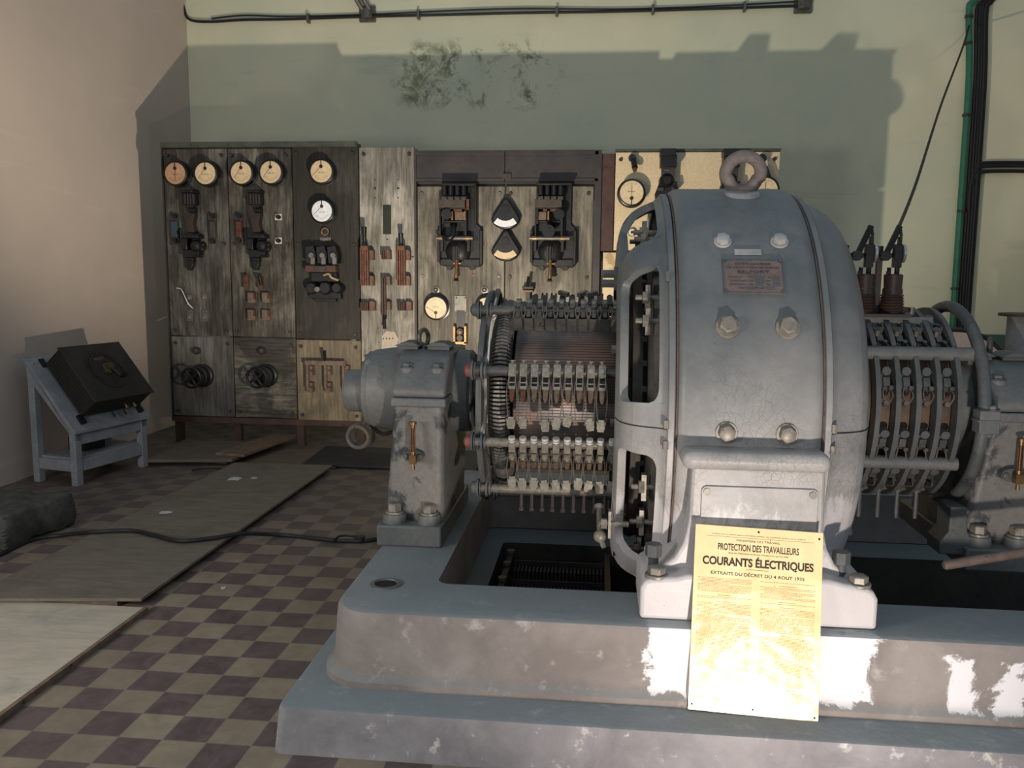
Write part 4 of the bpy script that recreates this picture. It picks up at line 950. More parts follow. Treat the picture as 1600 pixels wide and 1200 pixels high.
# ================================================================== the posted decree
w_, h_ = .395, .578
PB = Vector((.5045, 2.551, .1525))
PM = Matrix.Translation(PB) @ Matrix.Rotation(math.radians(-2.2), 4, 'Z') @ Matrix.Rotation(math.radians(90-13.8), 4, 'X') @ Matrix.Rotation(math.radians(-1.3), 4, 'Z')   # local x right, y up the sheet, z to the viewer
pst = thing('notice_plate', 'yellowed enamelled metal notice about electric currents leaning on the machine foot', 'notice', PB)
def plate_mat():
    t = NT('yellowed_enamel'); z = t.xyz()
    c = t.mix(t.ramp(t.noise(5, 6, .65), .35, .7), lin((236, 206, 146)), lin((246, 224, 172)))
    c = t.mix(t.ramp(t.noise(9, 7, .75, t.mapping((1, 1, 1), (4, 4, 1))), .60, .80), c, lin((214, 170, 108)))
    c = t.mix(t.ramp(t.noise(60, 3, .7, t.mapping((1, 1, 1), (2, 1, 7))), .72, .75), c, lin((110, 66, 30)))
    t.bump(t.noise(9, 2, .5), .35, .02)
    return t.done(c, .27, .12, .8)
q = BM(); box(q, -w_/2, w_/2, 0, h_, -.003, 0, PM); obj('plate', q, plate_mat(), pst, bevel=.0006)
PL = Matrix.Translation(-PB) @ PM
def pt(s, w, h, u, v, mat='ink_brown', bold=0.): text_m('printed_line', s, M[mat], w, PL @ Matrix.Translation((u, h_-v, .0008)), pst, h, bold)
pt('A afficher dans un endroit apparent des locaux contenant des installations de 2e ou de 3e catégorie.', .29, .0045, .0, .026)
pt('MINISTÈRE DU TRAVAIL', .135, .0075, -.0, .042)
pt('PROTECTION DES TRAVAILLEURS', .250, .0215, .0, .065, 'ink_brown', .018)
pt('dans les Établissements qui mettent en œuvre des', .185, .0075, .0, .0835)
pt('COURANTS ÉLECTRIQUES', .342, .038, .0, .110, 'ink_brown', .035)
pt('EXTRAITS DU DÉCRET DU 4 AOUT 1935', .288, .0125, .0, .1475, 'ink_brown', .012)
q = BM(); box(q, -.035, .035, h_-.1325, h_-.1315, .0004, .001, PM); box(q, -.16, .17, h_-.0335, h_-.033, .0004, .001, PM); obj('rule', q, M['ink_brown'], pst)
q = BM(); rn = random.Random(3)
for cx_ in (-.10, .095):
    v = .165
    while v < h_-.035:
        if rn.random() < .08: v += .006; w0 = rn.uniform(.03, .06); box(q, cx_-w0/2, cx_+w0/2, h_-v-.0013, h_-v, .0003, .0008, PM); v += .006; continue
        x = cx_-.083; xe = cx_+.083-(rn.uniform(.02, .1) if rn.random() < .15 else 0)
        if rn.random() < .15: x += .012
        while x < xe:
            L_ = rn.uniform(.003, .011); box(q, x, min(x+L_, xe), h_-v-.0011, h_-v, .0003, .0008, PM); x += L_+.0016
        v += .0042
fp = obj('fine_print', q, M['ink_faint'], pst); fp['kind'] = 'stuff'
q = BM()
for u, v in ((.0, .012), (.186, .02), (-.186, .560), (.0, .560), (.186, .566)): c = PM @ Vector((u, h_-v, 0)); cyl(q, c, c+(PM.to_3x3() @ Vector((0, 0, .0012))), .0035, n=12)
obj('nail_hole', q, M['ink_brown'], pst)

# ================================================================== the switchboard
def bp(px, py, d=0.): return aty(px, py, YB-d)
def blk(q, x0, x1, y0, y1, d0, d1):
    dm = (d0+d1)/2; a = bp(x0, y1, dm); c = bp(x1, y0, dm)
    return box(q, a.x, c.x, YB-d1, YB-d0, a.z, c.z)
def disc(q, px, py, r, d0, d1, n=24, r1=None):
    p = bp(px, py, (d0+d1)/2); return cyl(q, (p.x, YB-d0, p.z), (p.x, YB-d1, p.z), r, r1, n)
def ppoly(q, pts, d0, d1):
    dm = (d0+d1)/2; return prism(q, [(bp(x, y, dm).x, bp(x, y, dm).z) for x, y in pts], YB-d1, YB-d0, 'XZ')
ZT, ZM, ZL = 2.525, .945, .243
SL = {}
def slab(key, x0, x1, z0, z1, mat, lab, bolts=True, th=.035):
    q = BM(); box(q, x0+.004, x1-.004, YB, YB+th, z0+.004, z1-.004)
    t = tag(obj('slate_panel', q, mat, origin=((x0+x1)/2, YB, z0), bevel=.004), lab, 'panel')
    if bolts:
        for x in (x0+.045, x1-.045):
            for z in (z0+.05, z1-.06) + (((z0+z1)/2,) if z1-z0 > 1.2 else ()):
                q = BM(); cyl(q, (x, YB, z), (x, YB-.012, z), .016, .013, n=14); cyl(q, (x, YB-.012, z), (x, YB-.02, z), .009, n=6); obj('panel_bolt', q, M['frame'] if key != 'p5' else M['steel'], t)
    SL[key] = t; return t
xs = [-3.69, -3.128, -2.569, -2.0, -1.517, -.79, .0]
slab('p1', xs[0], xs[1], ZM, ZT, streaked('weathered_slate_1', (36, 34, 30), (74, 71, 64), (112, 110, 102), seed=1, amt=.75), 'leftmost tall weathered panel with two gauges at its top')
slab('p1b', xs[0], xs[1], ZL, ZM, streaked('weathered_slate_2', (58, 57, 54), (84, 82, 77), (112, 110, 104), seed=2, amt=.3), 'lower leftmost grey panel carrying a dark handwheel')
slab('p2', xs[1], xs[2], ZM, ZT, streaked('weathered_slate_3', (36, 34, 30), (78, 74, 67), (122, 119, 109), seed=3, amt=.75), 'tall weathered panel, second from the left, with two gauges and two small square switches')
slab('p2b', xs[1], xs[2], ZL, ZM, streaked('weathered_slate_4', (40, 38, 34), (70, 67, 60), (136, 131, 119), True, seed=4), 'lower panel with horizontal pale bands at its top and a handwheel')
slab('p3', xs[2], xs[3], ZM-.01, ZT+.012, streaked('dark_slate', (34, 32, 28), (50, 47, 42), (68, 65, 59), seed=5, amt=.2), 'darkest tall panel with two gauges one above the other')
slab('p3b', xs[2], xs[3], ZL-.01, ZM-.01, streaked('yellowed_slate', (84, 77, 64), (112, 102, 84), (152, 134, 104), seed=6, amt=.3), 'lower yellowed panel with a three-pole knife switch')
slab('p4', xs[3], xs[4]-.012, .752, ZT+.005, streaked('pale_slate', (80, 77, 70), (132, 128, 118), (176, 171, 160), seed=7, amt=.2), 'narrow pale grey panel with the tall brown knife switches and a vertical slot')
slab('p5', xs[4]+.005, xs[5]+.01, .75, 2.215, streaked('grey_slate_5', (64, 60, 53), (106, 101, 90), (142, 135, 122), seed=8, amt=.2), 'wide grey-brown panel behind the left circuit breaker, framed in dark steel')
slab('p6', xs[5]+.01, xs[6]-.06, .75, 2.215, streaked('grey_slate_6', (68, 64, 56), (112, 106, 95), (146, 139, 125), seed=9, amt=.2), 'wide grey-brown panel behind the right circuit breaker, framed in dark steel')
x7, x8 = bp(960, 300).x, bp(1217, 300).x
slab('p7', x7, x8, bp(1000, 392).z, bp(1000, 237).z, worn('cream_marble', (206, 184, 146), (222, 204, 168), (180, 152, 112), 3, .4, 0, .15, .60), 'cream marble panel above and behind the generator casing', True)
slab('p8', bp(944, 300).x, x8, .7, bp(1000, 394).z, M['cream'] if 'cream' in M else worn('cream_marble', (0, 0, 0), (0, 0, 0)), 'lower cream marble panel glimpsed beside the generator casing', False)

fr = thing('switchboard_frame', 'dark steel frame and legs carrying the row of switchboard panels', 'frame', (-1.5, YB, 0))
q = BM(); box(q, xs[0], xs[3], YB-.03, YB+.08, 2.528, 2.556); box(q, xs[0], xs[3], YB-.035, YB-.02, 2.54, 2.572); obj('top_rail', q, M['frame_green'], fr, 'greenish top rail')
q = BM(); box(q, xs[0], xs[4], YB+.0, YB+.09, .19, .24); box(q, -.8, x8, YB+.0, YB+.09, .62, .68); obj('bottom_rail', q, M['frame_brown'], fr)
for x in (xs[0]+.02, xs[1], xs[2]+.01, xs[3]-.02, xs[4], -.02, x7-.01, x8-.04):
    q = BM(); box(q, x-.03, x+.03, YB+.036, YB+.10, 0, 2.47); obj('upright', q, M['frame_brown'], fr)
q = BM(); box(q, xs[0]-.012, xs[0]+.0, YB-.01, YB+.08, .2, 2.53); obj('side_plate', q, M['frame'], fr)
zt_, zb_ = bp(800, 237).z, bp(800, 284).z
for x0, x1 in ((xs[4]+.005, xs[5]+.005), (xs[5]+.009, xs[6]-.03)):
    q = BM(); box(q, x0, x1, YB-.02, YB+.01, zb_, zt_); box(q, x0, x1, YB-.03, YB-.02, zt_-.03, zt_); box(q, x0, x1, YB-.03, YB-.02, zb_, zb_+.025); box(q, x0, x1, YB+.037, YB+.045, 2.1, zt_); obj('header_plate', q, M['frame'], fr, bevel=.002)  # last box is added to block lamp light leaking above the slabs
q = BM(); box(q, xs[4]-.01, xs[4]+.006, YB-.03, YB+.06, .75, zt_+.02); box(q, -.058, -.004, YB-.03, YB+.06, .7, zt_); box(q, xs[4], -.004, YB-.034, YB+.0, zt_-.002, zt_+.008); obj('angle_iron', q, M['frame'], fr)
q = BM(); box(q, -.004, x7-.004, YB-.01, YB+.06, bp(950, 392).z, zt_-.02); obj('brown_strip', q, M['frame_brown'], fr, 'brown steel strip')
q = BM(); box(q, x7, x8, YB-.012, YB+.05, bp(1000, 237).z, bp(1000, 233).z); obj('brass_edge', q, M['frame_green'], fr)
q = BM(); box(q, -.02, x8-.1, YB+.037, YB+.05, bp(950, 392).z-.08, bp(950, 392).z+.08); obj('light_block_strip', q, M['frame_brown'], fr)  # added behind the marble joint to block lamp light leaking through
q = BM(); p = bp(793, 276); box(q, p.x-.035, p.x+.035, YB-.04, YB-.02, p.z-.025, p.z+.02); obj('joint_plate', q, M['frame'], fr)

def gauge(px, py, lab, dial='dial', R_=.098, dep=.085, hub='top', needle=215, group=None, unit='VOLTS'):
    p = bp(px, py, dep); t = thing('dial_gauge', lab, 'gauge', (p.x, YB, p.z))
    def L(prof, name, mat, par=t, n=40):
        q = BM(); lathe(q, [(-a, r) for a, r in prof], (p.x, YB, p.z), 'Y', n); return obj(name, q, mat, par)
    L([(.0, .001), (.0, R_*1.12), (.012, R_*1.12), (.014, R_*.99), (dep-.012, R_*1.0), (dep-.008, R_*1.06), (dep+.004, R_*1.06), (dep+.008, R_*.98), (dep+.008, R_*.93), (dep+.002, R_*.91), (dep+.002, .001)], 'case', M['black'])
    d = L([(dep+.0025, .001), (dep+.0025, R_*.905)], 'dial', M[dial])
    yf = YB-dep-.003
    s = 1 if hub == 'top' else -1
    q = BM(); cyl(q, (p.x, yf, p.z+s*R_*.42), (p.x, yf-.005, p.z+s*R_*.42), R_*.14, n=18); box(q, p.x-R_*.03, p.x+R_*.03, yf-.004, yf, min(p.z+s*R_*.42, p.z+s*R_*.9), max(p.z+s*R_*.42, p.z+s*R_*.9)); obj('hub', q, M['black'], t)
    a = math.radians(needle); o = Vector((p.x, yf-.002, p.z+s*R_*.42)); q = BM(); e = o+Vector((math.cos(a), 0, math.sin(a)))*R_*1.05
    if (e-Vector((p.x, e.y, p.z))).length > R_*.85: e = Vector((p.x, e.y, p.z))+(e-Vector((p.x, e.y, p.z))).normalized()*R_*.85
    tube(q, [o, e], .0013, 4); obj('needle', q, M['ink'], t)
    q = BM()
    for k in range(9):
        a = math.radians(-90*s+(-52+13*k)); r = R_*(.62 if hub == 'top' else .72)
        c = Vector((p.x+r*math.cos(a), yf-.0005, p.z+r*math.sin(a)*1.0)); cbox(q, (0, 0, 0), (.0022, .0006, .010 if k % 2 == 0 else .006), Matrix.Translation(c) @ Matrix.Rotation(PI/2-a, 4, 'Y'))
    obj('scale_marks', q, M['ink_brown'], d)
    text_m('dial_lettering', unit, M['ink_brown'], R_*.6, Matrix.Translation((0, yf-YB-.0008, -R_*.08*s)) @ Matrix.Rotation(PI/2, 4, 'X'), d, R_*.09)
    return t
gauge(274, 271, 'round gauge with a tanned orange dial, top left corner of the switchboard', 'dial_orange', needle=268)
gauge(321, 271, 'cream dial gauge right beside the tanned orange one', needle=232)
gauge(377, 270, 'cream dial gauge at the upper left of the second panel', needle=232)
gauge(423, 269, 'cream dial gauge at the upper right of the second panel', needle=232)
gauge(502, 268, 'yellowish cream gauge, upper of two on the darkest panel', needle=225)
gauge(503, 330, 'gauge with glass reflection painted white on its dial, lower of two on the darkest panel', 'dial_white', R_=.094, needle=225)  # white dial colour stands for the reflection on its glass
gauge(681, 481, 'cream gauge below the left circuit breaker on the wide panel', hub='bottom', needle=150, R_=.096)
gauge(760, 482, 'cream gauge half hidden behind the brush gear top', hub='bottom', needle=150, R_=.096)
gauge(987, 301, 'gauge with a pale dial on the cream marble panel', hub='bottom', needle=90, R_=.102, unit='AMPERES')
gauge(1196, 297, 'gauge mostly hidden behind the lifting ring on the cream panel', hub='bottom', needle=90, R_=.102)
for px, lab in ((681, 'brass ring stud above the free-standing cream gauge'), (757, 'brass ring stud above the half hidden cream gauge')):
    q = BM(); p = bp(px, 453, .01); lathe(q, [(0, .03), (-.012, .032), (-.014, .02), (-.006, .014), (-.02, .008), (-.02, .001)], (p.x, YB, p.z), 'Y', 24); tag(obj('ring_stud', q, M['steel'], origin=(p.x, YB, p.z)), lab, 'stud')

# fan-shaped instruments between the breakers
for cy, lab in ((335, 'upper fan-shaped black instrument between the circuit breakers'), (385, 'lower fan-shaped black instrument between the circuit breakers')):
    c = bp(790, cy, .08); t = thing('sector_gauge', lab, 'gauge', (c.x, YB, c.z)); k = .000754
    def S(x, y): return (c.x+(x-778)*k, c.z-(y-440)*k)     # from a close look at the instrument
    def outline(g):
        P = [(778-26-g*.3, 268-g), (778+26+g*.3, 268-g)]
        for i in range(9):
            a = math.radians(12+156*i/8); P.append((778+(166+g)*math.cos(a), 455+g*.3+(145+g)*math.sin(a)))
        return [S(*p) for p in P]
    q = BM(); prism(q, outline(0), YB-.075, YB, 'XZ'); obj('case', q, M['black'], t, bevel=.012, seg=3)
    q = BM(); prism(q, outline(-22), YB-.08, YB-.07, 'XZ'); obj('face', q, M['blackiron'], t, bevel=.003)
    q = BM(); cx_, cz_ = S(775, 390); cyl(q, (cx_, YB-.078, cz_), (cx_, YB-.092, cz_), .034, n=28); obj('knob', q, M['black'], t)
    q = BM(); P = []
    for i in range(11): a = math.radians(51+78*i/10); P.append(S(775+200*math.cos(a), 375+200*math.sin(a)))
    for i in range(11): a = math.radians(129-78*i/10); P.append(S(775+133*math.cos(a), 375+133*math.sin(a)))
    prism(q, P, YB-.083, YB-.0795, 'XZ'); obj('dial', q, M['dial_white'] if cy < 350 else M['dial'], t)

# two circuit breakers
def breaker(cx, mirror, lab):
    k = .000757; o = bp(cx, 352, .06); t = thing('circuit_breaker', lab, 'circuit breaker', (o.x, YB, o.z))
    ox = 270
    def X(x): return o.x+(x-ox)*k
    def Z(y): return o.z-(y-570)*k
    def bb(q, x0, x1, y0, y1, d0, d1): return box(q, X(x0), X(x1), YB-d1, YB-d0, Z(y1), Z(y0))
    wx = 1 if mirror else 0
    q = BM(); prism(q, [(X(x), Z(y)) for x, y in (((110, 140), (455, 140), (465, 165), (465, 560), (520, 610), (520, 985), (490, 1010), (440, 1020), (425, 1045), (385, 1050), (360, 1015), (200, 1015), (180, 1045), (140, 1045), (115, 1010), (60, 1000), (35, 970), (30, 620), (85, 560), (95, 160)))], YB-.03, YB, 'XZ'); obj('base_plate', q, M['blackiron'], t, bevel=.006)
    q = BM()
    bb(q, 30, 60, 620, 960, .03, .075); bb(q, 490, 520, 620, 985, .03, .075); bb(q, 60, 490, 930, 1000, .03, .06); obj('raised_rim', q, M['blackiron'], t, bevel=.004)
    for x in (150, 408): q = BM(); cyl(q, (X(x), YB-.03, Z(1020)), (X(x), YB-.045, Z(1020)), .022, n=20); obj('mounting_lug', q, M['blackiron'], t)
    q = BM(); bb(q, 95, 465, 140, 165, .03, .16); bb(q, 440, 465, 140, 560, .03, .12) if not mirror else bb(q, 95, 120, 140, 560, .03, .12); obj('arc_hood', q, M['blackiron'], t, bevel=.004)
    xo = 0 if not mirror else 20
    for i in range(4):
        x = 120+70*i+xo; q = BM(); cyl(q, (X(x), YB-.12, Z(165)), (X(x), YB-.12, Z(262)), .0245, n=18); obj('arc_roller', q, M['black'], t)
        q = BM(); bb(q, x-32, x+32, 272, 312, .10, .15); obj('contact_cap', q, M['frame'], t, bevel=.006)
    q = BM(); bb(q, 60+xo, 345+xo, 305, 392, .03, .14); obj('contact_block', q, worn('brown_contact_block', (58, 50, 42), (76, 66, 54), None, 14, .6, .1, .3), t, bevel=.003)
    q = BM(); bb(q, 60+xo, 80+xo, 395, 680, .05, .12); bb(q, 335+xo, 360+xo, 395, 680, .05, .12); bb(q, 60+xo, 360+xo, 385, 405, .05, .13); bb(q, 100+xo, 345+xo, 525, 545, .05, .12); obj('yoke', q, M['blackiron'], t, bevel=.003)
    q = BM(); bb(q, 150+xo, 190+xo, 405, 430, .08, .14); bb(q, 225+xo, 312+xo, 405, 432, .08, .14); 
    if not mirror: bb(q, 355, 385, 300, 410, .05, .12)
    obj('copper_strip', q, M['copper'], t)
    q = BM(); bb(q, 230+xo, 325+xo, 435, 520, .05, .11) if not mirror else bb(q, 120, 200, 435, 520, .05, .11); obj('coil_block', q, M['carbon'], t)
    q = BM(); px_ = 150 if not mirror else 340; cyl(q, (X(px_), YB-.06, Z(470)), (X(px_), YB-.17, Z(465)), .038, .042, n=24); obj('dashpot', q, M['black'], t)
    q = BM(); 
    for x in (195+xo, 330+xo): bb(q, x, x+18, 430, 520, .07, .13)
    obj('brass_guide', q, M['brass'], t)
    q = BM(); cyl(q, (X(28), YB-.11, Z(710)), (X(425 if not mirror else 450), YB-.11, Z(710)), .017, n=18); obj('shaft', q, M['steel'], t)
    for x in (80, 368 if not mirror else 380): q = BM(); cyl(q, (X(x-22), YB-.11, Z(710)), (X(x+22), YB-.11, Z(710)), .022, n=20); obj('collar', q, M['brass'], t)
    for x in (85, 375): q = BM(); bb(q, x-14, x+14, 735, 850, .06, .10); obj('link', q, M['blackiron'], t)
    q = BM(); p0 = Vector((X(230), YB-.09, Z(590)))
    if not mirror:
        tube(q, smooth_pts([Vector((X(200), YB-.10, Z(560))), Vector((X(225), YB-.14, Z(600))), Vector((X(215), YB-.17, Z(690))), Vector((X(170), YB-.17, Z(715))), Vector((X(120), YB-.15, Z(700)))], 5), .022, 10)
    else:
        cyl(q, (X(255), YB-.10, Z(560)), (X(235), YB-.19, Z(640)), .03, n=20); cyl(q, (X(235), YB-.18, Z(640)), (X(235), YB-.205, Z(640)), .050, n=32)
    obj('operating_knob', q, M['black'], t)
    q = BM(); lathe(q, [(-.03, .001), (-.03, .105), (-.05, .10), (-.075, .07), (-.085, .03), (-.085, .001)], (X(250), YB, Z(850)), 'Y', 36); obj('dome', q, M['blackiron'], t)
    q = BM(); bb(q, 205, 275, 800, 960, .07, .10); bb(q, 222, 232, 790, 965, .10, .12); bb(q, 248, 258, 790, 965, .10, .12); obj('handle_bracket', q, M['blackiron'], t)
    q = BM(); cyl(q, (X(252), YB-.11, Z(940)), (X(250), YB-.13, Z(1120)), .013, .016, n=16); cyl(q, (X(250), YB-.128, Z(1100)), (X(250), YB-.13, Z(1135)), .019, n=16); box(q, X(215), X(300), YB-.115, YB-.105, Z(985), Z(972)); hd = obj('brass_handle', q, M['brass'], t)
    q = BM(); cyl(q, (X(250), YB-.13, Z(1135)), (X(250), YB-.135, Z(1160)), .014, .024, n=16); obj('handle_tip', q, M['black'], hd)
breaker(718, False, 'black iron circuit breaker with a curved hook handle, left of the fan-shaped instruments')
breaker(864, True, 'black iron circuit breaker with a round domed knob, right of the fan-shaped instruments')

# contactors on the two leftmost panels
def contactor(dx, lab):
    def P(x, y): return 240+x/4.706+dx, 210+y/4.706
    o = bp(*P(275, 700), .05); t = thing('contactor', lab, 'contactor', (o.x, YB, o.z))
    def bb(q, x0, x1, y0, y1, d0, d1): a, b_ = P(x0, y0), P(x1, y1); return blk(q, a[0], b_[0], a[1], b_[1], d0, d1)
    def pp(q, pts, d0, d1): return ppoly(q, [P(*p) for p in pts], d0, d1)
    q = BM(); bb(q, 225, 312, 412, 432, 0, .14); bb(q, 228, 312, 432, 520, 0, .11); obj('arc_chute', q, M['blackiron'], t, bevel=.004)
    for k in range(4): q = BM(); bb(q, 232+20*k, 240+20*k, 440, 512, .10, .125); obj('chute_fin', q, M['frame'], t)
    q = BM(); pp(q, [(232, 520), (310, 520), (312, 600), (300, 660), (318, 725), (262, 725), (240, 620)], .0, .08); obj('arm', q, worn('oxide_brown_arm', (44, 36, 30), (62, 50, 42), None, 12, .6, .2, .2), t, bevel=.004)
    q = BM(); a = bp(*P(290, 560), .1); cyl(q, (a.x-.03, YB-.10, a.z), (a.x+.03, YB-.10, a.z), .022, n=16); obj('pivot', q, M['blackiron'], t)
    q = BM(); bb(q, 225, 350, 735, 765, 0, .12); bb(q, 222, 262, 765, 850, 0, .10); obj('yoke', q, M['blackiron'], t, bevel=.005)
    q = BM(); a = bp(*P(318, 820), .08); lathe(q, [(0, .001), (0, .05), (-.03, .055), (-.10, .05), (-.12, .036), (-.13, .001)], (a.x, YB, a.z), 'Y', 28); obj('coil_housing', q, M['blackiron'], t)
    q = BM(); bb(q, 235, 350, 850, 905, 0, .09); bb(q, 255, 300, 905, 930, .0, .07); tube(q, [bp(*P(300, 893), .09), bp(*P(368, 893), .10)], .008, 6); obj('lower_bracket', q, M['blackiron'], t, bevel=.004)
    q = BM(); pp(q, [(252, 930), (302, 930), (298, 960), (282, 1000), (256, 1000)], .02, .07); obj('tail_contact', q, M['blackiron'], t, bevel=.004)
    for k in range(3): q = BM(); a = bp(*P(352, 780+32*k), .08); cyl(q, a, a+Vector((.018, 0, 0)), .007, n=6); obj('terminal_screw', q, M['steel'], t)
contactor(0, 'tall black contactor down the middle of the leftmost panel')
contactor(102.5, 'tall black contactor down the middle of the second panel')

def fuse(x0, x1, y0, y1, mid, lab):
    o = bp((x0+x1)/2, (y0+y1)/2); t = thing('fuse_strip', lab, 'fuse', (o.x, YB, o.z))
    q = BM(); blk(q, x0, x1, y0, y1, 0, .02); obj('base', q, M['frame'], t, bevel=.003)
    for y in (y0+4, y1-4): q = BM(); disc(q, (x0+x1)/2, y, .018, .02, .05, 14); obj('terminal', q, M['blackiron'], t)
    q = BM(); blk(q, x0+1.5, x1-1.5, y0+12, y1-9, .02, .05); obj('fuse_body', q, mid, t, bevel=.004)
fuse(267, 279, 334, 380, worn('blue_fuse', (40, 52, 62), (52, 66, 76), None, 10, .6), 'narrow fuse holder with a bluish body at the left edge of the first panel')
fuse(327, 338, 334, 381, M['frame'], 'narrow dark fuse holder at the right of the first panel')
fuse(368, 379, 334, 380, M['copper'], 'fuse holder with a copper-coloured body on the second panel')
for py, lab in ((339, 'small square pale switch with a black knob, upper of two on the second panel'), (376, 'small square pale switch with a black knob, lower of two on the second panel')):
    o = bp(435, py); t = thing('button_switch', lab, 'switch', (o.x, YB, o.z))
    q = BM(); blk(q, 430, 440, py-5, py+5, 0, .012); obj('plate', q, M['white'], t, bevel=.001)
    q = BM(); disc(q, 434.5, py, .02, .012, .045, 18, .016); obj('knob', q, M['black'], t)

# small parts on the first panel
def plate_small(px, py, w, h, lab, grp=None):
    o = bp(px, py); t = thing('terminal_plate', lab, 'terminal plate', (o.x, YB, o.z), grp)
    q = BM(); blk(q, px-w/2, px+w/2, py-h/2, py+h/2, 0, .01); obj('plate', q, M['steel'], t, bevel=.001)
    q = BM(); disc(q, px, py+h*.15, .008, .01, .022, 8); obj('screw', q, M['bolt'], t)
plate_small(296, 464, 7, 9, 'small metal terminal plate, upper left of four near the dangling wire'); plate_small(319, 463, 8, 11, 'small metal terminal plate, upper right of four near the dangling wire')
plate_small(297, 493, 8, 18, 'tall small metal plate, lower left of four near the dangling wire'); plate_small(320, 493, 8, 18, 'tall small metal plate, lower right of four near the dangling wire')
q = BM(); tube(q, smooth_pts([bp(276, 450, .01), bp(283, 452, .03), bp(289, 464, .04), bp(294, 474, .03), bp(302, 482, .02), bp(293, 474, .03), bp(300, 481, .04)], 5), .0045, 5)
tag(obj('dangling_wire', q, M['white']), 'frayed white wire dangling on the first panel', 'wire')

# small two-pole switch on the second panel
t = thing('knife_switch', 'small brown two-pole knife switch low on the second panel', 'switch', (bp(405, 470).x, YB, bp(405, 470).z))
for px in (385.5, 408):
    q = BM(); blk(q, px-4, px+3, 430 if px < 400 else 431, 452, .05, .065); obj('blade', q, M['copper'], t)
    for py in (464, 491):
        q = BM(); blk(q, px+3, px+14, py-7, py+9, 0, .05); cl = obj('contact_block', q, M['rust'], t, bevel=.003)
        q = BM(); blk(q, px+11, px+14, py-6, py+3, .045, .06); obj('copper_face', q, M['copper'], cl)
q = BM(); a = bp(408, 445, .08); cyl(q, a, bp(405, 432, .10), .012, .016, n=12); obj('handle', q, M['black'], t)

# third panel: knob, label, three-pole contactor
t = thing('round_knob', 'small round black knob below the glare-whitened gauge', 'knob', (bp(508, 362).x, YB, bp(508, 362).z))
q = BM(); disc(q, 508, 362, .034, 0, .03, 24); obj('socket', q, M['black'], t); q = BM(); lathe(q, [(-.03, .030), (-.036, .033), (-.036, .024), (-.03, .024)], (bp(508, 362, .03).x, YB, bp(508, 362, .03).z), 'Y', 28, close_prof=True); obj('rim', q, M['brass'], t)
q = BM(); blk(q, 500, 517, 371, 376, 0, .006); tag(obj('name_label', q, M['steel'], origin=bp(508, 374)), 'small blank metal label under the round knob', 'label')
t = thing('triple_contactor', 'black three-pole contactor with a brown bar on the darkest panel', 'contactor', (bp(507, 430).x, YB, bp(507, 430).z))
for i, px in enumerate((488, 505, 522)):
    q = BM(); ppoly(q, [(px-8, 386), (px+5, 384), (px+9, 398), (px+8, 412), (px-6, 412), (px-7, 398)], 0, .12); obj('arc_chute', q, M['blackiron'], t, bevel=.004)
    q = BM(); disc(q, px-1, 399, .022, .12, .15, 16); blk(q, px-2, px+4, 402, 413, .12, .14); obj('pole_contact', q, M['steel'], t)
q = BM(); blk(q, 480, 527, 415, 425, .0, .10); obj('bar', q, worn('dark_red_bar', (66, 42, 38), (82, 54, 48), None, 14, .6, 0, .2), t, bevel=.003)
q = BM(); blk(q, 492, 508, 416, 424, .10, .115); obj('bar_block', q, M['frame'], t)
q = BM(); blk(q, 488, 528, 426, 440, .0, .07); obj('lower_body', q, M['blackiron'], t, bevel=.004)
q = BM(); tube(q, smooth_pts([bp(506, 430, .1), bp(514, 428, .12), bp(517, 433, .12), bp(523, 436, .1), bp(529, 438, .09)], 4), .010, 6); obj('cloth_wire', q, worn('tan_wire', (140, 122, 92), (164, 144, 112), None, 20, .8), t)
for px, r in ((489, .05), (510, .055), (528, .045)):
    q = BM(); p = bp(px, 450, .07); lathe(q, [(0, .001), (0, r), (-.10, r), (-.12, r*.8), (-.12, .001)], (p.x, YB, p.z), 'Y', 24); obj('coil', q, M['blackiron'], t)
q = BM(); disc(q, 496, 452, .022, .12, .15, 18); obj('screw_head', q, M['steel'], t)
q = BM(); blk(q, 486, 534, 456, 466, 0, .08); blk(q, 492, 526, 466, 471, 0, .06); obj('foot_block', q, M['blackiron'], t, bevel=.004)

# handwheels below
for px, lab in ((300, 'dark handwheel on the leftmost lower panel'), (402, 'dark handwheel on the lower panel second from the left')):
    p = bp(px, 590, .16); t = thing('handwheel', lab, 'handwheel', (p.x, YB, p.z)); b0 = bp(px+5, 590, .0)
    q = BM(); lathe(q, [(0, .001), (0, .10), (-.03, .10), (-.04, .085), (-.10, .085), (-.11, .03), (-.11, .001)], (p.x+.02, YB, p.z), 'Y', 36); obj('rheostat_body', q, M['blackiron'], t)
    q = BM(); tube(q, [(p.x+.082*math.cos(a), YB-.175, p.z+.082*math.sin(a)) for a in [2*PI*k/36 for k in range(36)]], .011, 10, closed=True); obj('rim', q, M['black'], t)
    q = BM(); cyl(q, (p.x, YB-.1, p.z), (p.x, YB-.19, p.z), .022, n=18)
    for k in range(4): a = .6+PI/2*k; tube(q, [(p.x, YB-.175, p.z), (p.x+.08*math.cos(a), YB-.175, p.z+.08*math.sin(a))], .010, 8)
    obj('spokes', q, M['blackiron'], t)
    s = bp(px+6, 548, .03); q = BM(); lathe(q, [(0, .001), (0, .032), (-.03, .032), (-.05, .02), (-.055, .001)], (s.x, YB, s.z), 'Y', 24)
    tag(obj('indicator_knob', q, M['frame'], origin=(s.x, YB, s.z)), 'small round knob above the '+('leftmost handwheel' if px == 300 else 'second handwheel from the left'), 'knob')

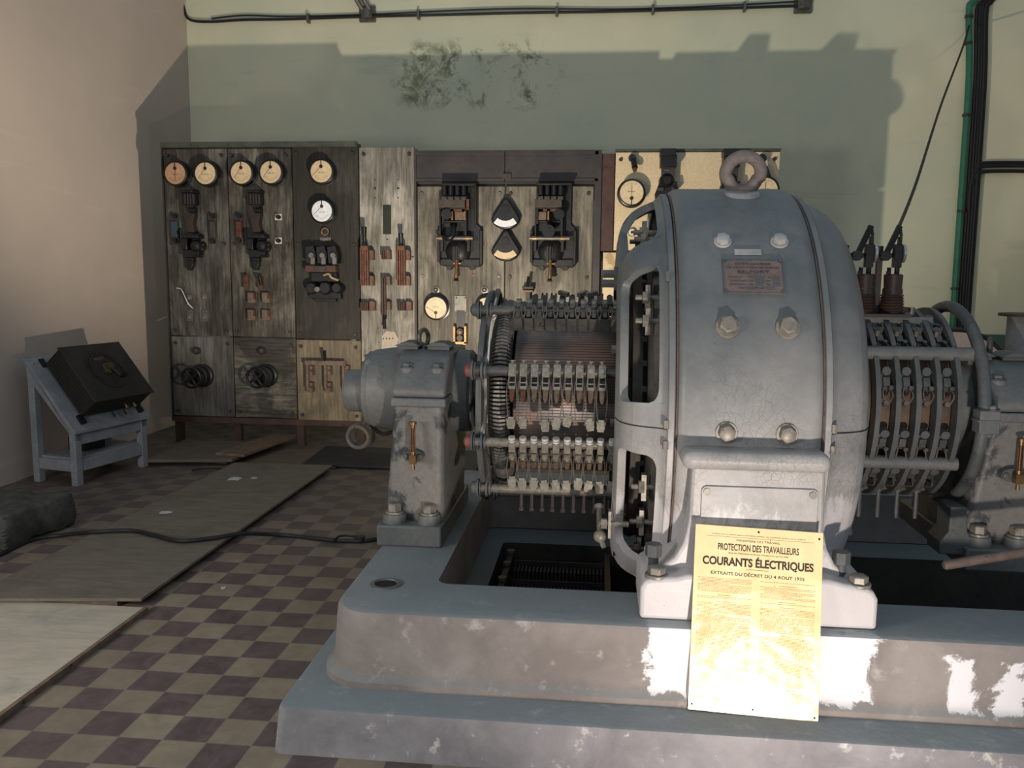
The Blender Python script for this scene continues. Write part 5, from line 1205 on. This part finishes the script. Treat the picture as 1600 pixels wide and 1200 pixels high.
# three-pole knife switch
t = thing('knife_switch', 'brown three-pole knife switch with a black handle on the yellowed lower panel', 'switch', (bp(510, 585).x, YB, bp(510, 585).z))
q = BM(); blk(q, 477, 540, 564, 570, .09, .12); obj('cross_bar', q, M['rust'], t, bevel=.002)
q = BM(); cyl(q, bp(508, 565, .11), bp(507, 548, .13), .010, .014, n=14); obj('handle', q, M['black'], t)
for px in (481, 509, 537):
    q = BM(); blk(q, px-1.5, px+1.5, 568, 606, .07, .10); obj('blade', q, M['rust'], t)
    for y0 in (571, 597):
        q = BM(); blk(q, px, px+9, y0, y0+15, 0, .07); cb_ = obj('contact_block', q, M['rust'], t, bevel=.003); q = BM(); disc(q, px+6, y0+8, .010, .07, .085, 10); obj('screw', q, M['copper'], cb_)

# tall multi-blade knife switches on the pale panel
def multi(px, y0, hy, lab):
    t = thing('knife_switch', lab, 'switch', (bp(px, 400).x, YB, bp(px, 400).z)); k = 1/6.667
    q = BM(); blk(q, px-6, px+6, y0, y0+7, .10, .14); obj('blade_head', q, M['copper'], t, bevel=.002)
    for i in range(4): q = BM(); blk(q, px-6+3.5*i, px-4.3+3.5*i, y0+3, y0+62, .09, .135); obj('blade', q, M['copper'], t)
    for yy in (y0+7, y0+47):
        q = BM(); blk(q, px+4, px+14, yy, yy+15, .0, .09); cb_ = obj('contact_block', q, M['rust'], t, bevel=.002)
        q = BM(); blk(q, px+12, px+14.5, yy+1, yy+14, .06, .092); obj('copper_edge', q, M['copper'], cb_)
    q = BM(); a, c = bp(px, y0, .13), bp(px-1, hy, .14); cyl(q, a, a+(c-a)*.2, .022, .018, n=18); cyl(q, a+(c-a)*.2, c, .014, .021, n=18); obj('handle', q, M['black'], t, bevel=.002)
multi(570, 384, 354, 'tall brown knife switch with four blades, left one on the pale panel')
multi(627, 384, 364, 'tall brown knife switch with four blades, right one on the pale panel')
def clip_block(px, py, w, fins, lab):
    t = thing('contact_clip', lab, 'contact', (bp(px, py).x, YB, bp(px, py).z))
    q = BM(); blk(q, px+w*.15, px+w/2, py-7, py+7, 0, .08); obj('block', q, M['rust'], t, bevel=.002)
    q = BM(); blk(q, px+w/2-3, px+w/2, py-6, py+6, .05, .083); obj('copper_edge', q, M['copper'], t)
    for i in range(fins): q = BM(); blk(q, px-w/2+3.2*i, px-w/2+3.2*i+1.8, py-6, py+7, 0, .09); obj('jaw', q, M['frame_brown'], t)
clip_block(604, 398, 13, 3, 'short brown contact clip in the middle below the slot of the pale panel')
clip_block(576, 478, 21, 4, 'wide brown contact clip under the left knife switch')
clip_block(633, 478, 21, 4, 'wide brown contact clip under the right knife switch')
t = thing('knife_switch', 'thin blade switch with its black handle hanging down, middle of the pale panel', 'switch', (bp(600, 465).x, YB, bp(600, 465).z))
for dx in (-2.6, 1.2): q = BM(); blk(q, 600+dx, 601.8+dx, 434, 494, .08, .11); obj('blade', q, M['frame_brown'], t)
for y0 in (432, 471): q = BM(); blk(q, 602, 611, y0, y0+13, 0, .08); obj('contact_block', q, M['rust'], t, bevel=.002)
q = BM(); cyl(q, bp(601, 493, .10), bp(601, 498, .11), .018, n=14); cyl(q, bp(601, 498, .11), bp(601, 514, .12), .010, .015, n=14); obj('handle', q, M['black'], t)
sl_ = SL['p4']
q = BM(); blk(q, 598.5, 611, 320, 366, -.001, .002); obj('slot', q, worn('dark_green_opening', (40, 46, 38), (48, 54, 44), None, 4, .9), sl_)
q = BM()
for px, py, r in ((586, 281, .006), (622, 281, .006), (586, 294, .010), (622, 294, .010), (586, 309, .006), (622, 309, .006), (605, 374, .007), (645, 401, .008), (599, 529, .006), (604, 529, .006), (609, 529, .006), (614, 529, .006), (593, 535, .004), (622, 535, .004)): disc(q, px, py, r, 0, .0015, 10)
obj('drilled_holes', q, M['ink'], sl_)
q = BM(); P = [bp(x, y, 0) for x, y in ((597, 567), (597, 525), (604, 517), (617, 519), (622, 530), (621, 550), (612, 560), (608, 567))]; prism(q, [(p.x, p.z) for p in P], YB-.0015, YB, 'XZ'); obj('pale_patch', q, worn('pale_patch_paint', (160, 150, 136), (176, 166, 150), None, 10, .7), sl_)

# plug holder and cross mark on the wide panel
t = thing('plug_socket', 'brass plug socket under a metal plate with a black opening', 'socket', (bp(719, 510).x, YB, bp(719, 510).z))
q = BM(); blk(q, 710, 729, 462, 487, 0, .012); obj('plate', q, M['steel'], t, bevel=.002)
q = BM(); blk(q, 713.5, 726.5, 485, 511, 0, .013); obj('opening', q, M['black'], t)
for px in (713, 727): q = BM(); disc(q, px, 465, .006, .012, .016, 8); obj('screw', q, M['ink'], t)
q = BM(); blk(q, 709, 713, 509, 537, .0, .09); blk(q, 726, 730, 509, 537, 0, .09); blk(q, 709, 730, 533, 538, 0, .09); obj('bracket', q, M['brass'], t, bevel=.003)
q = BM(); disc(q, 719, 518, .034, .02, .07, 20, .026); disc(q, 719, 528, .026, .02, .08, 20); obj('plug_body', q, M['frame'], t)
q = BM(); disc(q, 719, 519, .014, .07, .10, 16); obj('contact', q, M['copper'], t)
q = BM(); blk(q, 712, 727, 539, 556, 0, .04); obj('lower_clip', q, M['frame'], t)
q = BM(); blk(q, 734, 743, 427, 428.2, 0, .0015); blk(q, 738, 739.3, 423, 432, 0, .0015); obj('cross_mark', q, M['copper'], SL['p5'], 'reddish plus sign')

# devices on the cream marble panel
def marble_device(px, lab):
    t = thing('contactor', lab, 'contactor', (bp(px, 290).x, YB, bp(px, 290).z))
    q = BM(); blk(q, px-12, px+12, 234, 245, 0, .16); obj('top_clamp', q, M['blackiron'], t, bevel=.004)
    q = BM(); blk(q, px-12, px+14, 243, 262, 0, .13); obj('arc_chute', q, M['blackiron'], t, bevel=.004)
    q = BM(); blk(q, px-10, px+11, 262, 284, .0, .09); obj('frame_block', q, M['frame'], t, bevel=.003)
    q = BM(); blk(q, px-5, px+3, 265, 267, .09, .10); obj('marker', q, M['steel'], t)
    q = BM(); p = bp(px-1, 282, .08); lathe(q, [(0, .001), (0, .06), (-.09, .055), (-.12, .03), (-.12, .001)], (p.x, YB, p.z), 'Y', 24); obj('coil_housing', q, M['blackiron'], t)
    q = BM(); ppoly(q, [(px-12, 283), (px+14, 284), (px+16, 297), (px+2, 306), (px-10, 320), (px-18, 322), (px-20, 304)], 0, .09); obj('lower_body', q, M['blackiron'], t, bevel=.006)
    for dx in (-14, -9, 8): q = BM(); disc(q, px+dx, 296, .014, .09, .12, 12); obj('terminal', q, M['frame'], t)
marble_device(1043, 'black contactor on the cream marble panel left of the lifting ring')
marble_device(1141, 'black contactor on the cream marble panel behind the lifting ring')
t = thing('signal_lamp', 'small black hooded lamp above the gauge on the cream panel', 'lamp', (bp(989, 250).x, YB, bp(989, 250).z))
q = BM(); disc(q, 988, 247, .03, 0, .05, 20); tube(q, [bp(990, 250, .03), bp(992, 262, .09)], .024, 14); obj('hood', q, M['black'], t)
q = BM(); p = bp(992, 264, .095); cyl(q, p, p+Vector((0, -.012, -.012)), .018, n=16); obj('lens', q, M['brass'], t)
t = thing('lever', 'black lever with a round head right of the lifting ring', 'lever', (bp(1191, 249).x, YB, bp(1191, 249).z))
q = BM(); disc(q, 1190, 248, .034, 0, .06, 20); obj('head', q, M['black'], t)
q = BM(); ppoly(q, [(1192, 255), (1199, 260), (1208, 285), (1205, 288), (1199, 284), (1193, 272)], .05, .08); obj('arm', q, M['black'], t, bevel=.004)
t = thing('push_button', 'round white push button low on the cream panel, seen through the generator shield', 'button', (bp(988, 363).x, YB, bp(988, 363).z))
q = BM(); disc(q, 987.5, 363, .034, 0, .02, 24); obj('bezel', q, M['brass'], t); q = BM(); disc(q, 987.5, 363, .027, .02, .032, 24); obj('button', q, M['white'], t); q = BM(); disc(q, 987.5, 363, .010, .032, .038, 16); obj('centre', q, M['black'], t)
# tall terminal on the right wide panel just over the brush gear
t = thing('lever_terminal', 'small black lever terminal rising just above the brush gear', 'terminal', (bp(825, 450).x, YB, bp(825, 450).z))
q = BM(); blk(q, 817, 834, 447, 452, 0, .09); blk(q, 822, 829, 452, 470, 0, .08); obj('base', q, M['blackiron'], t, bevel=.003); q = BM(); tube(q, [bp(824, 448, .09), bp(826, 432, .10)], .013, 8); obj('lever_arm', q, M['black'], t)
q = BM(); blk(q, 816, 833, 453.5, 456, .0, .095); obj('copper_strip', q, M['copper'], t)
